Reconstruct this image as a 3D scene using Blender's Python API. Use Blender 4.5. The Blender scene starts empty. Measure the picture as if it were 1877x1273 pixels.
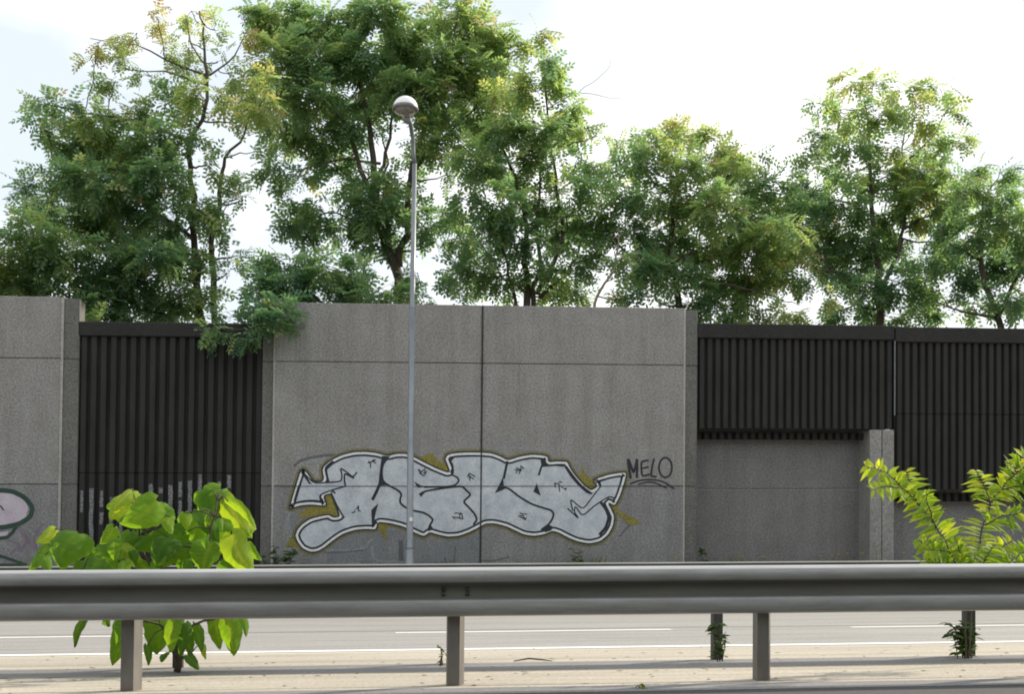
import bpy, bmesh, math, random
import numpy as np
from mathutils import Vector, Matrix
from mathutils.geometry import tessellate_polygon

R = math.radians
random.seed(7)
rng = np.random.default_rng(11)
scene = bpy.context.scene
COL = scene.collection

# ------------------------------------------------------------------ camera
F, CX, CY, YH = 2500.0, 938.5, 636.5, 1000.0      # focal length and horizon in photo pixels
YAW, PITCH, ROLL = 0.1125, R(1.5), 0.009
GRADE = 0.014                                     # the motorway climbs 1.4 % to the right
EYE = Vector((0, 0, 0.9))
fw = Vector((math.sin(YAW) * math.cos(PITCH), math.cos(YAW) * math.cos(PITCH), math.sin(PITCH)))
rt0 = Vector((math.cos(YAW), -math.sin(YAW), 0))
up0 = rt0.cross(fw)
up = up0 * math.cos(ROLL) - rt0 * math.sin(ROLL)
rt = rt0 * math.cos(ROLL) + up0 * math.sin(ROLL)
SHIFT = (YH - CY - F * math.tan(PITCH)) / 1877.0
cam_d = bpy.data.cameras.new("camera")
cam_d.sensor_fit = 'HORIZONTAL'
cam_d.sensor_width = 36
cam_d.lens = F / 1877 * 36
cam_d.shift_y = SHIFT
cam_d.clip_start = 0.05
cam_d.clip_end = 3000
cam = bpy.data.objects.new("camera", cam_d)
m = Matrix((rt, up, -fw)).transposed().to_4x4()
m.translation = EYE
cam.matrix_world = m
COL.objects.link(cam)
scene.camera = cam

# ------------------------------------------------------------------ sky and sun
SUN_EL, SUN_AZ = R(29), R(65)                     # azimuth from +Y (away) towards +X (right)
world = bpy.data.worlds.new("World")
scene.world = world
world.use_nodes = True
wn, wl = world.node_tree.nodes, world.node_tree.links
wn.clear()
w_out = wn.new('ShaderNodeOutputWorld')
w_bg = wn.new('ShaderNodeBackground')
w_bg.inputs['Strength'].default_value = 0.12
w_sky = wn.new('ShaderNodeTexSky')
w_sky.sky_type = 'NISHITA'
w_sky.sun_disc = False
w_sky.sun_elevation = SUN_EL
w_sky.sun_rotation = SUN_AZ
w_sky.air_density = 1.0
w_sky.dust_density = 1.2
w_sky.ozone_density = 1.5
w_tc = wn.new('ShaderNodeTexCoord')
w_map = wn.new('ShaderNodeMapping')
w_map.inputs['Location'].default_value = (0.867, 0.08, 0.30)
w_map.inputs['Scale'].default_value = (1.0, 1.0, 1.9)
w_no = wn.new('ShaderNodeTexNoise')
w_no.inputs['Scale'].default_value = 3.1
w_no.inputs['Detail'].default_value = 7
w_no.inputs['Roughness'].default_value = 0.52
w_rp = wn.new('ShaderNodeValToRGB')
w_rp.color_ramp.elements[0].position = 0.40
w_rp.color_ramp.elements[0].color = (0, 0, 0, 1)
w_rp.color_ramp.elements[1].position = 0.62
w_rp.color_ramp.elements[1].color = (1, 1, 1, 1)
w_mx = wn.new('ShaderNodeMix')
w_mx.data_type = 'RGBA'
w_mx.inputs['B'].default_value = (10.2, 10.2, 10.25, 1)
w_thin = wn.new('ShaderNodeMix')                  # thin high veil of cloud everywhere
w_thin.data_type = 'RGBA'
w_thin.inputs['Factor'].default_value = 0.82
w_thin.inputs['B'].default_value = (7.1, 7.7, 8.3, 1)
wl.new(w_tc.outputs['Generated'], w_map.inputs['Vector'])
wl.new(w_map.outputs['Vector'], w_no.inputs['Vector'])
wl.new(w_no.outputs['Fac'], w_rp.inputs['Fac'])
wl.new(w_rp.outputs['Color'], w_mx.inputs['Factor'])
wl.new(w_sky.outputs['Color'], w_thin.inputs['A'])
wl.new(w_thin.outputs['Result'], w_mx.inputs['A'])
wl.new(w_mx.outputs['Result'], w_bg.inputs['Color'])
wl.new(w_bg.outputs['Background'], w_out.inputs['Surface'])

sun_d = bpy.data.lights.new("sun", 'SUN')
sun_d.energy = 5.0
sun_d.angle = R(0.6)
sun_d.color = (1.0, 0.89, 0.73)
sun = bpy.data.objects.new("sun", sun_d)
to_sun = Vector((math.cos(SUN_EL) * math.sin(SUN_AZ), math.cos(SUN_EL) * math.cos(SUN_AZ), math.sin(SUN_EL)))
sun.rotation_euler = to_sun.to_track_quat('Z', 'Y').to_euler()
sun.location = (20, 10, 30)
COL.objects.link(sun)

scene.view_settings.view_transform = 'Standard'
scene.view_settings.look = 'None'
scene.view_settings.exposure = 0.22
scene.view_settings.gamma = 1.0
scene.cycles.filter_width = 1.9           # a soft compact-camera lens


# ------------------------------------------------------------------ helpers
def at(x, y, Y):
    """World point at distance Y across the road seen at photo pixel (x, y), with the road's grade taken out."""
    d = fw + rt * ((x - CX) / F) + up * ((CY - y) / F + SHIFT * 1877 / F)
    t = Y / d.y
    p = EYE + d * t
    return Vector((p.x, Y, p.z - GRADE * p.x))


def tag(o, label=None, cat=None, group=None, kind=None):
    if label: o['label'] = label
    if cat: o['category'] = cat
    if group: o['group'] = group
    if kind: o['kind'] = kind
    return o


def empty(name, p, label, cat, group=None):
    o = bpy.data.objects.new(name, None)
    o.empty_display_size = 0.2
    o.location = (p[0], p[1], p[2] + GRADE * p[0])
    COL.objects.link(o)
    return tag(o, label, cat, group)


def root_loc(o):
    v = Vector((0, 0, 0))
    while o is not None:
        v += o.location
        o = o.parent
    return v


def link_mesh(name, verts, faces, mats, parent=None, smooth=False, midx=None, tint=None, origin=None):
    v = np.array(verts, dtype=np.float32).reshape(-1, 3)
    v[:, 2] += GRADE * v[:, 0]
    base = root_loc(parent) if parent else Vector((0, 0, 0))
    if origin is not None:
        base = Vector((origin[0], origin[1], origin[2] + GRADE * origin[0]))
    v = v - np.array(base, dtype=np.float32)
    me = bpy.data.meshes.new(name)
    if isinstance(faces, np.ndarray):
        n = faces.shape[1]
        me.vertices.add(len(v)); me.vertices.foreach_set('co', v.ravel())
        me.loops.add(faces.size); me.loops.foreach_set('vertex_index', faces.ravel().astype(np.int32))
        me.polygons.add(len(faces))
        me.polygons.foreach_set('loop_start', np.arange(0, faces.size, n, dtype=np.int32))
        me.polygons.foreach_set('loop_total', np.full(len(faces), n, dtype=np.int32))
        me.update(calc_edges=True)
    else:
        me.from_pydata(v.tolist(), [], faces)
        me.update()
    if not isinstance(mats, (list, tuple)): mats = [mats]
    for mm in mats: me.materials.append(mm)
    if midx is not None: me.polygons.foreach_set('material_index', np.array(midx, dtype=np.int32))
    if smooth: me.polygons.foreach_set('use_smooth', np.ones(len(me.polygons), dtype=bool))
    if tint is not None:
        a = me.attributes.new('tint', 'FLOAT', 'POINT')
        a.data.foreach_set('value', np.array(tint, dtype=np.float32))
    o = bpy.data.objects.new(name, me)
    if origin is not None: o.location = base
    COL.objects.link(o)
    if parent: o.parent = parent
    return o


class MB:
    def __init__(s):
        s.v, s.f, s.m, s.t = [], [], [], []

    def add(s, vs, fs, mi=0):
        b = len(s.v)
        s.v += [tuple(p) for p in vs]
        s.f += [tuple(i + b for i in f) for f in fs]
        s.m += [mi] * len(fs)

    def box(s, x0, x1, y0, y1, z0, z1, mi=0, bev=0.0):
        if bev <= 0:
            vs = [(x, y, z) for z in (z0, z1) for y in (y0, y1) for x in (x0, x1)]
            s.add(vs, [(0, 2, 3, 1), (4, 5, 7, 6), (0, 1, 5, 4), (2, 6, 7, 3), (0, 4, 6, 2), (1, 3, 7, 5)], mi)
            return
        bm = bmesh.new()
        bmesh.ops.create_cube(bm, size=1)
        for v in bm.verts:
            v.co = Vector(((x0 + x1) / 2 + v.co.x * (x1 - x0), (y0 + y1) / 2 + v.co.y * (y1 - y0), (z0 + z1) / 2 + v.co.z * (z1 - z0)))
        bmesh.ops.bevel(bm, geom=bm.edges[:], offset=bev, segments=1, affect='EDGES')
        bm.verts.index_update()
        s.add([v.co for v in bm.verts], [[v.index for v in f.verts] for f in bm.faces], mi)
        bm.free()

    def extrude_x(s, prof, x0, x1, mi=0, caps=True):
        n = len(prof)
        s.add([(x0, p[0], p[1]) for p in prof] + [(x1, p[0], p[1]) for p in prof],
              [(i, (i + 1) % n, n + (i + 1) % n, n + i) for i in range(n)] +
              ([tuple(range(n - 1, -1, -1)), tuple(range(n, 2 * n))] if caps else []), mi)

    def extrude_z(s, poly, z0, z1, mi=0):
        n = len(poly)
        tri = tessellate_polygon([[Vector((p[0], p[1], 0)) for p in poly]])
        s.add([(p[0], p[1], z0) for p in poly] + [(p[0], p[1], z1) for p in poly],
              [(i, (i + 1) % n, n + (i + 1) % n, n + i) for i in range(n)] +
              [(t[2], t[1], t[0]) for t in tri] + [(t[0] + n, t[1] + n, t[2] + n) for t in tri], mi)

    def tube(s, pts, rads, n=7, mi=0, cap=True):
        pts = [Vector(p) for p in pts]
        rings = []
        u = None
        for i, p in enumerate(pts):
            d = (pts[min(i + 1, len(pts) - 1)] - pts[max(i - 1, 0)]).normalized()
            if u is None:
                u = d.orthogonal().normalized()
            u = (u - d * u.dot(d))
            u = u.normalized() if u.length > 1e-6 else d.orthogonal().normalized()
            w = d.cross(u)
            r = rads[i] if isinstance(rads, (list, tuple)) else rads
            rings.append([p + (u * math.cos(a) + w * math.sin(a)) * r for a in [2 * math.pi * k / n for k in range(n)]])
        vs = [q for rg in rings for q in rg]
        fs = []
        for i in range(len(rings) - 1):
            for k in range(n):
                fs.append((i * n + k, i * n + (k + 1) % n, (i + 1) * n + (k + 1) % n, (i + 1) * n + k))
        if cap:
            fs.append(tuple(range(n - 1, -1, -1)))
            fs.append(tuple((len(rings) - 1) * n + k for k in range(n)))
        s.add(vs, fs, mi)

    def lathe(s, c, axis, prof, n=28, mi=0):
        """prof = (radius, height along axis)"""
        axis = Vector(axis).normalized()
        u = axis.orthogonal().normalized(); w = axis.cross(u)
        vs, fs = [], []
        for r, h in prof:
            for k in range(n):
                a = 2 * math.pi * k / n
                vs.append(Vector(c) + axis * h + (u * math.cos(a) + w * math.sin(a)) * r)
        for i in range(len(prof) - 1):
            for k in range(n):
                fs.append((i * n + k, i * n + (k + 1) % n, (i + 1) * n + (k + 1) % n, (i + 1) * n + k))
        s.add(vs, fs, mi)

    def build(s, name, mats, parent=None, smooth=False, origin=None):
        return link_mesh(name, s.v, s.f, mats, parent, smooth, s.m, None, origin)


# ------------------------------------------------------------------ materials
def mat(name):
    mm = bpy.data.materials.new(name)
    mm.use_nodes = True
    nt = mm.node_tree
    return mm, nt.nodes, nt.links, nt.nodes['Principled BSDF']


def noise(n, l, scale, detail=4, rough=0.55, stretch=None, vec=None):
    tc = n.new('ShaderNodeTexCoord')
    no = n.new('ShaderNodeTexNoise')
    no.inputs['Scale'].default_value = scale
    no.inputs['Detail'].default_value = detail
    no.inputs['Roughness'].default_value = rough
    mp = n.new('ShaderNodeMapping')
    if stretch: mp.inputs['Scale'].default_value = stretch
    l.new(tc.outputs['Object'], mp.inputs['Vector'])
    l.new(mp.outputs['Vector'], no.inputs['Vector'])
    return no.outputs['Fac']


def ramp(n, l, fac, stops):
    r = n.new('ShaderNodeValToRGB')
    e = r.color_ramp.elements
    e[0].position, e[0].color = stops[0][0], (*stops[0][1], 1)
    e[1].position, e[1].color = stops[-1][0], (*stops[-1][1], 1)
    for p, c in stops[1:-1]:
        k = e.new(p); k.color = (*c, 1)
    l.new(fac, r.inputs['Fac'])
    return r.outputs['Color']


def mixc(n, l, a, b, fac, mode='MIX'):
    x = n.new('ShaderNodeMix')
    x.data_type = 'RGBA'
    x.blend_type = mode
    for sock, val in (('A', a), ('B', b)):
        if isinstance(val, tuple): x.inputs[sock].default_value = (*val, 1)
        else: l.new(val, x.inputs[sock])
    if isinstance(fac, (int, float)): x.inputs['Factor'].default_value = fac
    else: l.new(fac, x.inputs['Factor'])
    return x.outputs['Result']


def bump(n, l, b, h, dist=0.01, st=0.5):
    k = n.new('ShaderNodeBump')
    k.inputs['Distance'].default_value = dist
    k.inputs['Strength'].default_value = st
    l.new(h, k.inputs['Height'])
    l.new(k.outputs['Normal'], b.inputs['Normal'])


def concrete(name, c0, c1, streak=0.4):
    mm, n, l, b = mat(name)
    fine = noise(n, l, 26, 3, 0.7)
    mid = noise(n, l, 2.2, 5, 0.6)
    st = noise(n, l, 1.0, 5, 0.65, (3.5, 3.5, 0.28))
    agg = noise(n, l, 48, 2, 0.6)
    col = ramp(n, l, fine, [(0.30, c0), (0.72, c1)])
    spk = ramp(n, l, agg, [(0.36, (0.55, 0.55, 0.55)), (0.5, (1, 1, 1)), (0.66, (1.35, 1.33, 1.28))])
    col = mixc(n, l, col, spk, 0.55, 'MULTIPLY')
    s1 = ramp(n, l, st, [(0.33, (0.62, 0.61, 0.58)), (0.6, (1.04, 1.04, 1.04))])
    col = mixc(n, l, col, s1, streak, 'MULTIPLY')
    s2 = ramp(n, l, mid, [(0.3, (0.78, 0.77, 0.76)), (0.7, (1.1, 1.1, 1.1))])
    col = mixc(n, l, col, s2, 0.6, 'MULTIPLY')
    l.new(col, b.inputs['Base Color'])
    b.inputs['Roughness'].default_value = 0.92
    bump(n, l, b, fine, 0.012, 0.7)
    return mm


M = {}
M['concrete'] = concrete('aggregate_concrete', (0.165, 0.161, 0.156), (0.40, 0.392, 0.381))
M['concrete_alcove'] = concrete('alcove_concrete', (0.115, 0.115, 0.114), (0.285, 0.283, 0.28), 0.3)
M['concrete_pale'] = concrete('pale_aggregate_concrete', (0.165, 0.161, 0.155), (0.395, 0.386, 0.372))
M['concrete_grey'] = concrete('lower_concrete', (0.132, 0.133, 0.134), (0.335, 0.335, 0.336))
M['concrete_dark'] = concrete('pilaster_concrete', (0.10, 0.10, 0.094), (0.20, 0.198, 0.185))
M['concrete_edge'] = concrete('worn_corner_concrete', (0.33, 0.32, 0.30), (0.52, 0.51, 0.48), 0.2)
M['concrete_cap'] = concrete('dark_coping_concrete', (0.017, 0.0165, 0.0165), (0.034, 0.032, 0.031))


def simple(name, c0, c1, scale, rough=0.8, metal=0.0, stretch=None, bmp=0.0):
    mm, n, l, b = mat(name)
    f = noise(n, l, scale, 5, 0.6, stretch)
    l.new(ramp(n, l, f, [(0.3, c0), (0.7, c1)]), b.inputs['Base Color'])
    b.inputs['Roughness'].default_value = rough
    b.inputs['Metallic'].default_value = metal
    if bmp: bump(n, l, b, f, bmp, 0.6)
    return mm


M['ribbed'] = simple('dark_ribbed_absorber', (0.013, 0.0125, 0.012), (0.028, 0.026, 0.0245), 3.0, 0.85, 0, (1, 1, 0.3))
M['joint'] = simple('joint_sealant', (0.012, 0.012, 0.013), (0.03, 0.03, 0.03), 6, 0.8)
M['hairline'] = simple('joint_line', (0.03, 0.03, 0.032), (0.075, 0.072, 0.07), 6, 0.9)
M['flash'] = simple('zinc_flashing', (0.13, 0.14, 0.155), (0.2, 0.21, 0.23), 8, 0.5, 0.4)
M['bark'] = simple('locust_bark', (0.045, 0.036, 0.027), (0.13, 0.105, 0.078), 9, 0.95, 0, (1, 1, 0.25), 0.02)
M['bark_pale'] = simple('pale_bark', (0.2, 0.165, 0.12), (0.36, 0.3, 0.22), 9, 0.95, 0, (1, 1, 0.3), 0.01)
M['stem'] = simple('green_stem', (0.10, 0.12, 0.035), (0.18, 0.17, 0.06), 20, 0.7)
M['stem_brown'] = simple('brown_stem', (0.04, 0.032, 0.022), (0.085, 0.065, 0.04), 20, 0.85)
M['pole'] = simple('galvanised_pole', (0.17, 0.19, 0.205), (0.28, 0.30, 0.32), 5, 0.42, 0.45, (1, 1, 0.4))
M['shell'] = simple('white_lamp_shell', (0.80, 0.80, 0.79), (0.88, 0.88, 0.87), 8, 0.3)
M['lamprim'] = simple('grey_lamp_rim', (0.16, 0.155, 0.15), (0.26, 0.25, 0.24), 10, 0.45, 0.4)
M['reflector'] = simple('lamp_reflector', (0.42, 0.40, 0.36), (0.55, 0.53, 0.48), 8, 0.3, 0.6)
M['white'] = simple('white_sticker', (0.7, 0.7, 0.68), (0.8, 0.8, 0.78), 30, 0.6)
M['bolt'] = simple('bolt_steel', (0.06, 0.06, 0.056), (0.12, 0.118, 0.11), 30, 0.5, 0.6)
M['soil'] = simple('soil', (0.07, 0.055, 0.04), (0.16, 0.13, 0.095), 3, 0.95, 0, None, 0.02)
M['petal'] = simple('yellow_petals', (0.55, 0.33, 0.015), (0.75, 0.5, 0.03), 40, 0.7)
M['litter'] = simple('dry_litter', (0.12, 0.095, 0.065), (0.34, 0.28, 0.2), 30, 0.95)


def steel():
    mm, n, l, b = mat('weathered_galvanised_steel')
    f = noise(n, l, 3.0, 6, 0.65, (0.25, 1, 1.6))
    g = noise(n, l, 22, 4, 0.7, (0.12, 1, 1))
    c = ramp(n, l, f, [(0.3, (0.225, 0.225, 0.222)), (0.7, (0.32, 0.32, 0.316))])
    d = ramp(n, l, g, [(0.35, (0.74, 0.73, 0.71)), (0.65, (1.08, 1.08, 1.08))])
    l.new(mixc(n, l, c, d, 0.7, 'MULTIPLY'), b.inputs['Base Color'])
    b.inputs['Metallic'].default_value = 0.4
    b.inputs['Roughness'].default_value = 0.52
    return mm


M['steel'] = steel()
M['post'] = simple('weathered_post_steel', (0.125, 0.115, 0.105), (0.21, 0.195, 0.18), 7, 0.55, 0.3, (1, 1, 0.4))
M['rail_grime_shade'] = simple('shaded_grimy_rail_valley', (0.10, 0.097, 0.088), (0.175, 0.17, 0.155), 6, 0.75, 0.1, (0.15, 1, 1))  # valley grime, with the shade of the recess put into the colour
M['rail_top_light'] = simple('rail_top_highlight', (0.36, 0.365, 0.37), (0.50, 0.505, 0.51), 7, 0.5, 0.2, (0.2, 1, 1))  # highlight along the near beam's top edge, painted as a paler colour
M['post_far'] = simple('dark_post_steel', (0.035, 0.035, 0.034), (0.08, 0.078, 0.074), 9, 0.8, 0.1, (1, 1, 0.4))  # darker than the near posts
M['blocker_bank'] = simple('unseen_blocker_bank', (0.035, 0.05, 0.018), (0.09, 0.095, 0.04), 0.8, 0.95)  # unseen slope behind the camera, added to darken rail reflections


def ground_mat(name, c0, c1, crack=0.0):
    mm, n, l, b = mat(name)
    big = noise(n, l, 0.6, 6, 0.6, (0.25, 1.3, 1))
    fine = noise(n, l, 38, 3, 0.7)
    strk = noise(n, l, 3.2, 5, 0.62, (0.16, 2.6, 1))
    c = ramp(n, l, big, [(0.3, c0), (0.7, c1)])
    c = mixc(n, l, c, ramp(n, l, fine, [(0.32, (0.66, 0.65, 0.64)), (0.66, (1.18, 1.18, 1.18))]), 0.7, 'MULTIPLY')
    c = mixc(n, l, c, ramp(n, l, strk, [(0.34, (0.70, 0.68, 0.66)), (0.6, (1.06, 1.06, 1.06))]), 0.6, 'MULTIPLY')
    l.new(c, b.inputs['Base Color'])
    b.inputs['Roughness'].default_value = 0.9
    bump(n, l, b, fine, 0.008, 0.5)
    return mm


M['road'] = ground_mat('worn_asphalt', (0.265, 0.26, 0.25), (0.34, 0.335, 0.32))
M['shadow_grey'] = ground_mat('rail_shadow_grey', (0.17, 0.168, 0.17), (0.235, 0.232, 0.23))  # grey that stands in for the guard rails' cast shadow
M['dark_road'] = ground_mat('dark_asphalt', (0.045, 0.045, 0.046), (0.075, 0.074, 0.073))
M['median'] = ground_mat('sandy_median', (0.38, 0.348, 0.288), (0.51, 0.468, 0.39))
M['paint'] = simple('road_paint', (0.76, 0.76, 0.75), (0.88, 0.88, 0.87), 7, 0.7, 0, (0.4, 3, 1))


def spray(name, c0, c1, alpha=1.0, patch=False):
    mm, n, l, b = mat(name)
    f = noise(n, l, 3.5, 5, 0.6)
    g = noise(n, l, 40, 3, 0.7)
    c = ramp(n, l, f, [(0.3, c0), (0.7, c1)])
    c = mixc(n, l, c, ramp(n, l, g, [(0.33, (0.66, 0.66, 0.66)), (0.55, (1.06, 1.06, 1.06))]), 0.75, 'MULTIPLY')
    l.new(c, b.inputs['Base Color'])
    b.inputs['Roughness'].default_value = 0.75
    if alpha < 1 or patch:
        if patch:
            k = noise(n, l, 2.4, 5, 0.65)
            rr = ramp(n, l, k, [(0.38, (0, 0, 0)), (0.72, (alpha, alpha, alpha))])
            l.new(rr, b.inputs['Alpha'])
        else:
            rr = ramp(n, l, g, [(0.3, (alpha * 0.3,) * 3), (0.65, (min(1, alpha * 1.35),) * 3)])
            l.new(rr, b.inputs['Alpha'])
    bump(n, l, b, g, 0.01, 0.6)
    return mm


M['g_silver'] = spray('silver_spray', (0.40, 0.44, 0.485), (0.60, 0.64, 0.68))
M['g_white'] = spray('white_spray', (0.66, 0.69, 0.70), (0.78, 0.80, 0.81))
M['g_black'] = spray('black_spray', (0.013, 0.016, 0.022), (0.026, 0.03, 0.04))
M['g_olive'] = spray('olive_spray', (0.19, 0.165, 0.02), (0.29, 0.25, 0.03), 0.5)
M['g_shard'] = spray('olive_shard_spray', (0.235, 0.20, 0.022), (0.33, 0.285, 0.04), 0.95)
M['g_ghost'] = spray('faded_pale_spray', (0.33, 0.36, 0.38), (0.42, 0.45, 0.47), 0.55)
M['g_drip'] = spray('thin_white_spray', (0.42, 0.43, 0.46), (0.55, 0.56, 0.58), 0.36)
M['g_ghostdark'] = spray('faded_dark_spray', (0.08, 0.085, 0.095), (0.12, 0.125, 0.135), 0.5)
M['g_haze'] = spray('faded_blue_patch', (0.22, 0.255, 0.29), (0.3, 0.335, 0.37), 0.75, True)
M['g_green'] = spray('dark_green_spray', (0.018, 0.05, 0.035), (0.03, 0.075, 0.05))
M['g_lilac'] = spray('lilac_spray', (0.46, 0.39, 0.47), (0.56, 0.51, 0.57))
M['g_purple'] = spray('faded_purple_spray', (0.25, 0.17, 0.27), (0.33, 0.25, 0.35), 0.5)


def leaf_mat(name, stops, trans=0.5, rough=0.5, tr_gain=(1.5, 1.6, 0.8)):
    mm, n, l, b = mat(name)
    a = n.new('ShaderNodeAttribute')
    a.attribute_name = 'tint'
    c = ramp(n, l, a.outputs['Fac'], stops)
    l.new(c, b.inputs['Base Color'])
    b.inputs['Roughness'].default_value = rough
    b.inputs['Specular IOR Level'].default_value = 0.35
    t = n.new('ShaderNodeBsdfTranslucent')
    l.new(mixc(n, l, c, tr_gain, 1.0, 'MULTIPLY'), t.inputs['Color'])
    x = n.new('ShaderNodeMixShader')
    x.inputs['Fac'].default_value = trans
    l.new(b.outputs['BSDF'], x.inputs[1]); l.new(t.outputs['BSDF'], x.inputs[2])
    l.new(x.outputs['Shader'], n['Material Output'].inputs['Surface'])
    return mm


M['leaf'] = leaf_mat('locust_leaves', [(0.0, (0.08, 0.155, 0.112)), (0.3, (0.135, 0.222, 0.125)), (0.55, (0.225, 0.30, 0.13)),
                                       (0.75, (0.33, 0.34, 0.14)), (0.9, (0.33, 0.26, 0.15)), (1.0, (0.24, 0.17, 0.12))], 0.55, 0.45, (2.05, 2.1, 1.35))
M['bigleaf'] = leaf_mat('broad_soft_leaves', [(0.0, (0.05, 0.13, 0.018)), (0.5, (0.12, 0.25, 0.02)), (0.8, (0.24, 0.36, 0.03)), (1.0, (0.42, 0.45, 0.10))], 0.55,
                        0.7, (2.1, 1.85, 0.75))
M['frond'] = leaf_mat('young_feathery_leaves', [(0.0, (0.07, 0.16, 0.025)), (0.5, (0.18, 0.31, 0.03)), (1.0, (0.40, 0.47, 0.08))], 0.55, 0.6, (2.3, 1.9, 0.7))
M['weed'] = leaf_mat('weed_leaves', [(0.0, (0.03, 0.06, 0.018)), (0.6, (0.08, 0.14, 0.03)), (1.0, (0.25, 0.2, 0.05))], 0.35)

# ------------------------------------------------------------------ layout across the road (metres from the lens)
YN, YF = 8.6, 10.14           # posts of the near and the far guard rail
YW = 28.0                     # face of the concrete wall
XL, XR = -40.0, 46.0


def gz(Y):
    return 0.0 if Y < YF else -0.025 * (Y - YF)


def strip(name, y0, y1, dz, material, x0=XL - 60, x1=XR + 60, parent=None, kind='structure', thick=0.0, nx=1):
    ys = [y0] + [y for y in (YF,) if y0 < y < y1] + [y1]
    vs, fs = [], []
    for y in ys:
        for x in (x0, x1): vs.append((x, y, gz(y) + dz))
    for i in range(len(ys) - 1): fs.append((2 * i, 2 * i + 1, 2 * i + 3, 2 * i + 2))
    o = link_mesh(name, vs, fs, material, parent)
    if kind: tag(o, kind=kind)
    return o


# ground sheet; slope behind the wall, unseen light-blocking rise added behind the camera
gp = [(-300, 12.0), (-17, 12.0), (-7.5, -0.02), (YF, -0.02), (28.35, gz(28.35) - 0.02), (29.0, gz(29) - 0.02), (29.3, 1.2), (33, 2.2), (60, 2.6), (600, 2.6)]
vs, fs = [], []
for y, z in gp:
    for x in (-300, 300): vs.append((x, y, z))
for i in range(len(gp) - 1): fs.append((2 * i, 2 * i + 1, 2 * i + 3, 2 * i + 2))
tag(link_mesh('ground', vs, fs, [M['soil'], M['blocker_bank']], midx=[1, 1] + [0] * (len(gp) - 3)), kind='structure')

road_far = strip('road', 12.1, 26.2, 0.0, M['road'])
road_near = strip('road', -7.0, 8.1, 0.0, M['dark_road'])
med = strip('median', 8.1, 12.1, 0.0, M['median'])
def vz(Y): return gz(Y) + (0.42 if Y > 27.2 else 0)


vs, fs = [], []
for y, z in ((26.2, gz(26.2) + .002), (26.25, gz(26.2) + .13), (26.4, gz(26.4) + .13), (27.2, gz(27.2) + .42), (28.9, gz(28.9) + .42)):
    for x in (XL - 60, XR + 60): vs.append((x, y, z))
for i in range(4): fs.append((2 * i, 2 * i + 1, 2 * i + 3, 2 * i + 2))
verge = tag(link_mesh('verge', vs, fs, M['soil']), kind='structure')


def road_y(px, py):
    """distance across the road of the far carriageway surface seen at a pixel"""
    lo, hi = 7.0, 27.0
    for _ in range(50):
        mid = (lo + hi) / 2
        if at(px, py, mid).z > gz(mid): lo = mid
        else: hi = mid
    return lo


ye = road_y(938, 1190.5)
yd = road_y(938, 1159)
strip('edge_line', ye - 0.12, ye + 0.12, 0.004, M['paint'], parent=road_far, kind=None)
strip('edge_line', 24.6, 24.8, 0.004, M['paint'], parent=road_far, kind=None)
xa, xb, xc = at(725, 1164, yd).x, at(1230, 1155, yd).x, at(1560, 1140, yd).x
per = xc - xa
for k in range(-5, 6):
    strip('lane_dash', yd - 0.11, yd + 0.11, 0.004, M['paint'], xa + k * per, xb + k * per, road_far, None)
strip('edge_line', 6.6, 6.75, 0.004, M['paint'], parent=road_near, kind=None)
strip('shadow_strip', 9.56, 10.2, 0.003, M['shadow_grey'], parent=med, kind=None)  # shadow bands of the two rails, painted as grey strips
strip('shadow_strip', 8.1, 8.45, 0.003, M['shadow_grey'], parent=med, kind=None)
# tar joints in the surface
strip('tar_joint', yd + 0.55, yd + 0.60, 0.004, M['hairline'], parent=road_far, kind=None)
strip('slab_joint', 9.52, 9.545, 0.004, M['hairline'], parent=med, kind=None)
strip('slab_joint', 8.57, 8.585, 0.004, M['hairline'], parent=med, kind=None)
strip('slab_joint', 10.62, 10.635, 0.006, M['hairline'], parent=med, kind=None)
strip('slab_joint', 11.6, 11.612, 0.006, M['hairline'], parent=med, kind=None)


# ------------------------------------------------------------------ guard rails
def wprofile(t=0.004):
    pr = [(-.01, .738), (.0, .747), (.022, .748), (.046, .742), (.066, .728), (.079, .711), (.084, .695), (.084, .668), (.077, .655), (.016, .638), (.006, .624),
          (.006, .564), (.014, .551), (.076, .545), (.084, .534), (.084, .468), (.078, .452), (.060, .443), (.04, .440)]
    out = []
    for i, p in enumerate(pr):
        a = Vector(pr[max(i - 1, 0)]); b = Vector(pr[min(i + 1, len(pr) - 1)])
        d = (b - a).normalized()
        nn = Vector((d.y, -d.x))
        out.append((p[0] + nn.x * t, p[1] + nn.y * t))
    return pr, out


def rail_beam(root, x0, x1, ypost, sgn, lift=0.0):
    """sgn -1: the beam faces us, +1: it faces the far road"""
    pr, bk = wprofile()
    prof = [(ypost + sgn * (p[0] + 0.012 + lift), p[1]) for p in pr] + [(ypost + sgn * (p[0] + 0.012 + lift), p[1]) for p in reversed(bk)]
    n = len(prof)
    b = MB()
    xs = np.linspace(x0, x1, 9)
    vs = []
    for x in xs: vs += [(x, p[0], p[1]) for p in prof]
    npr = len(pr)
    for i in range(len(xs) - 1):
        for k in range(n):
            q = k if k < npr else n - 2 - k
            zz = (prof[k][1] + prof[(k + 1) % n][1]) / 2
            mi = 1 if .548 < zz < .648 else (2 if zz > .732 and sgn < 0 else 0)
            b.add([], [], 0)
            b.f.append((i * n + k, i * n + (k + 1) % n, (i + 1) * n + (k + 1) % n, (i + 1) * n + k)); b.m.append(mi)
    b.v = [tuple(p) for p in vs]
    b.f += [tuple(range(n)), tuple((len(xs) - 1) * n + k for k in range(n))]; b.m += [0, 0]
    o = b.build('beam', [M['steel'], M['rail_grime_shade'], M['rail_top_light']], root, smooth=True)
    es = o.modifiers.new('edges', 'EDGE_SPLIT'); es.split_angle = R(50)
    return o


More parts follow.
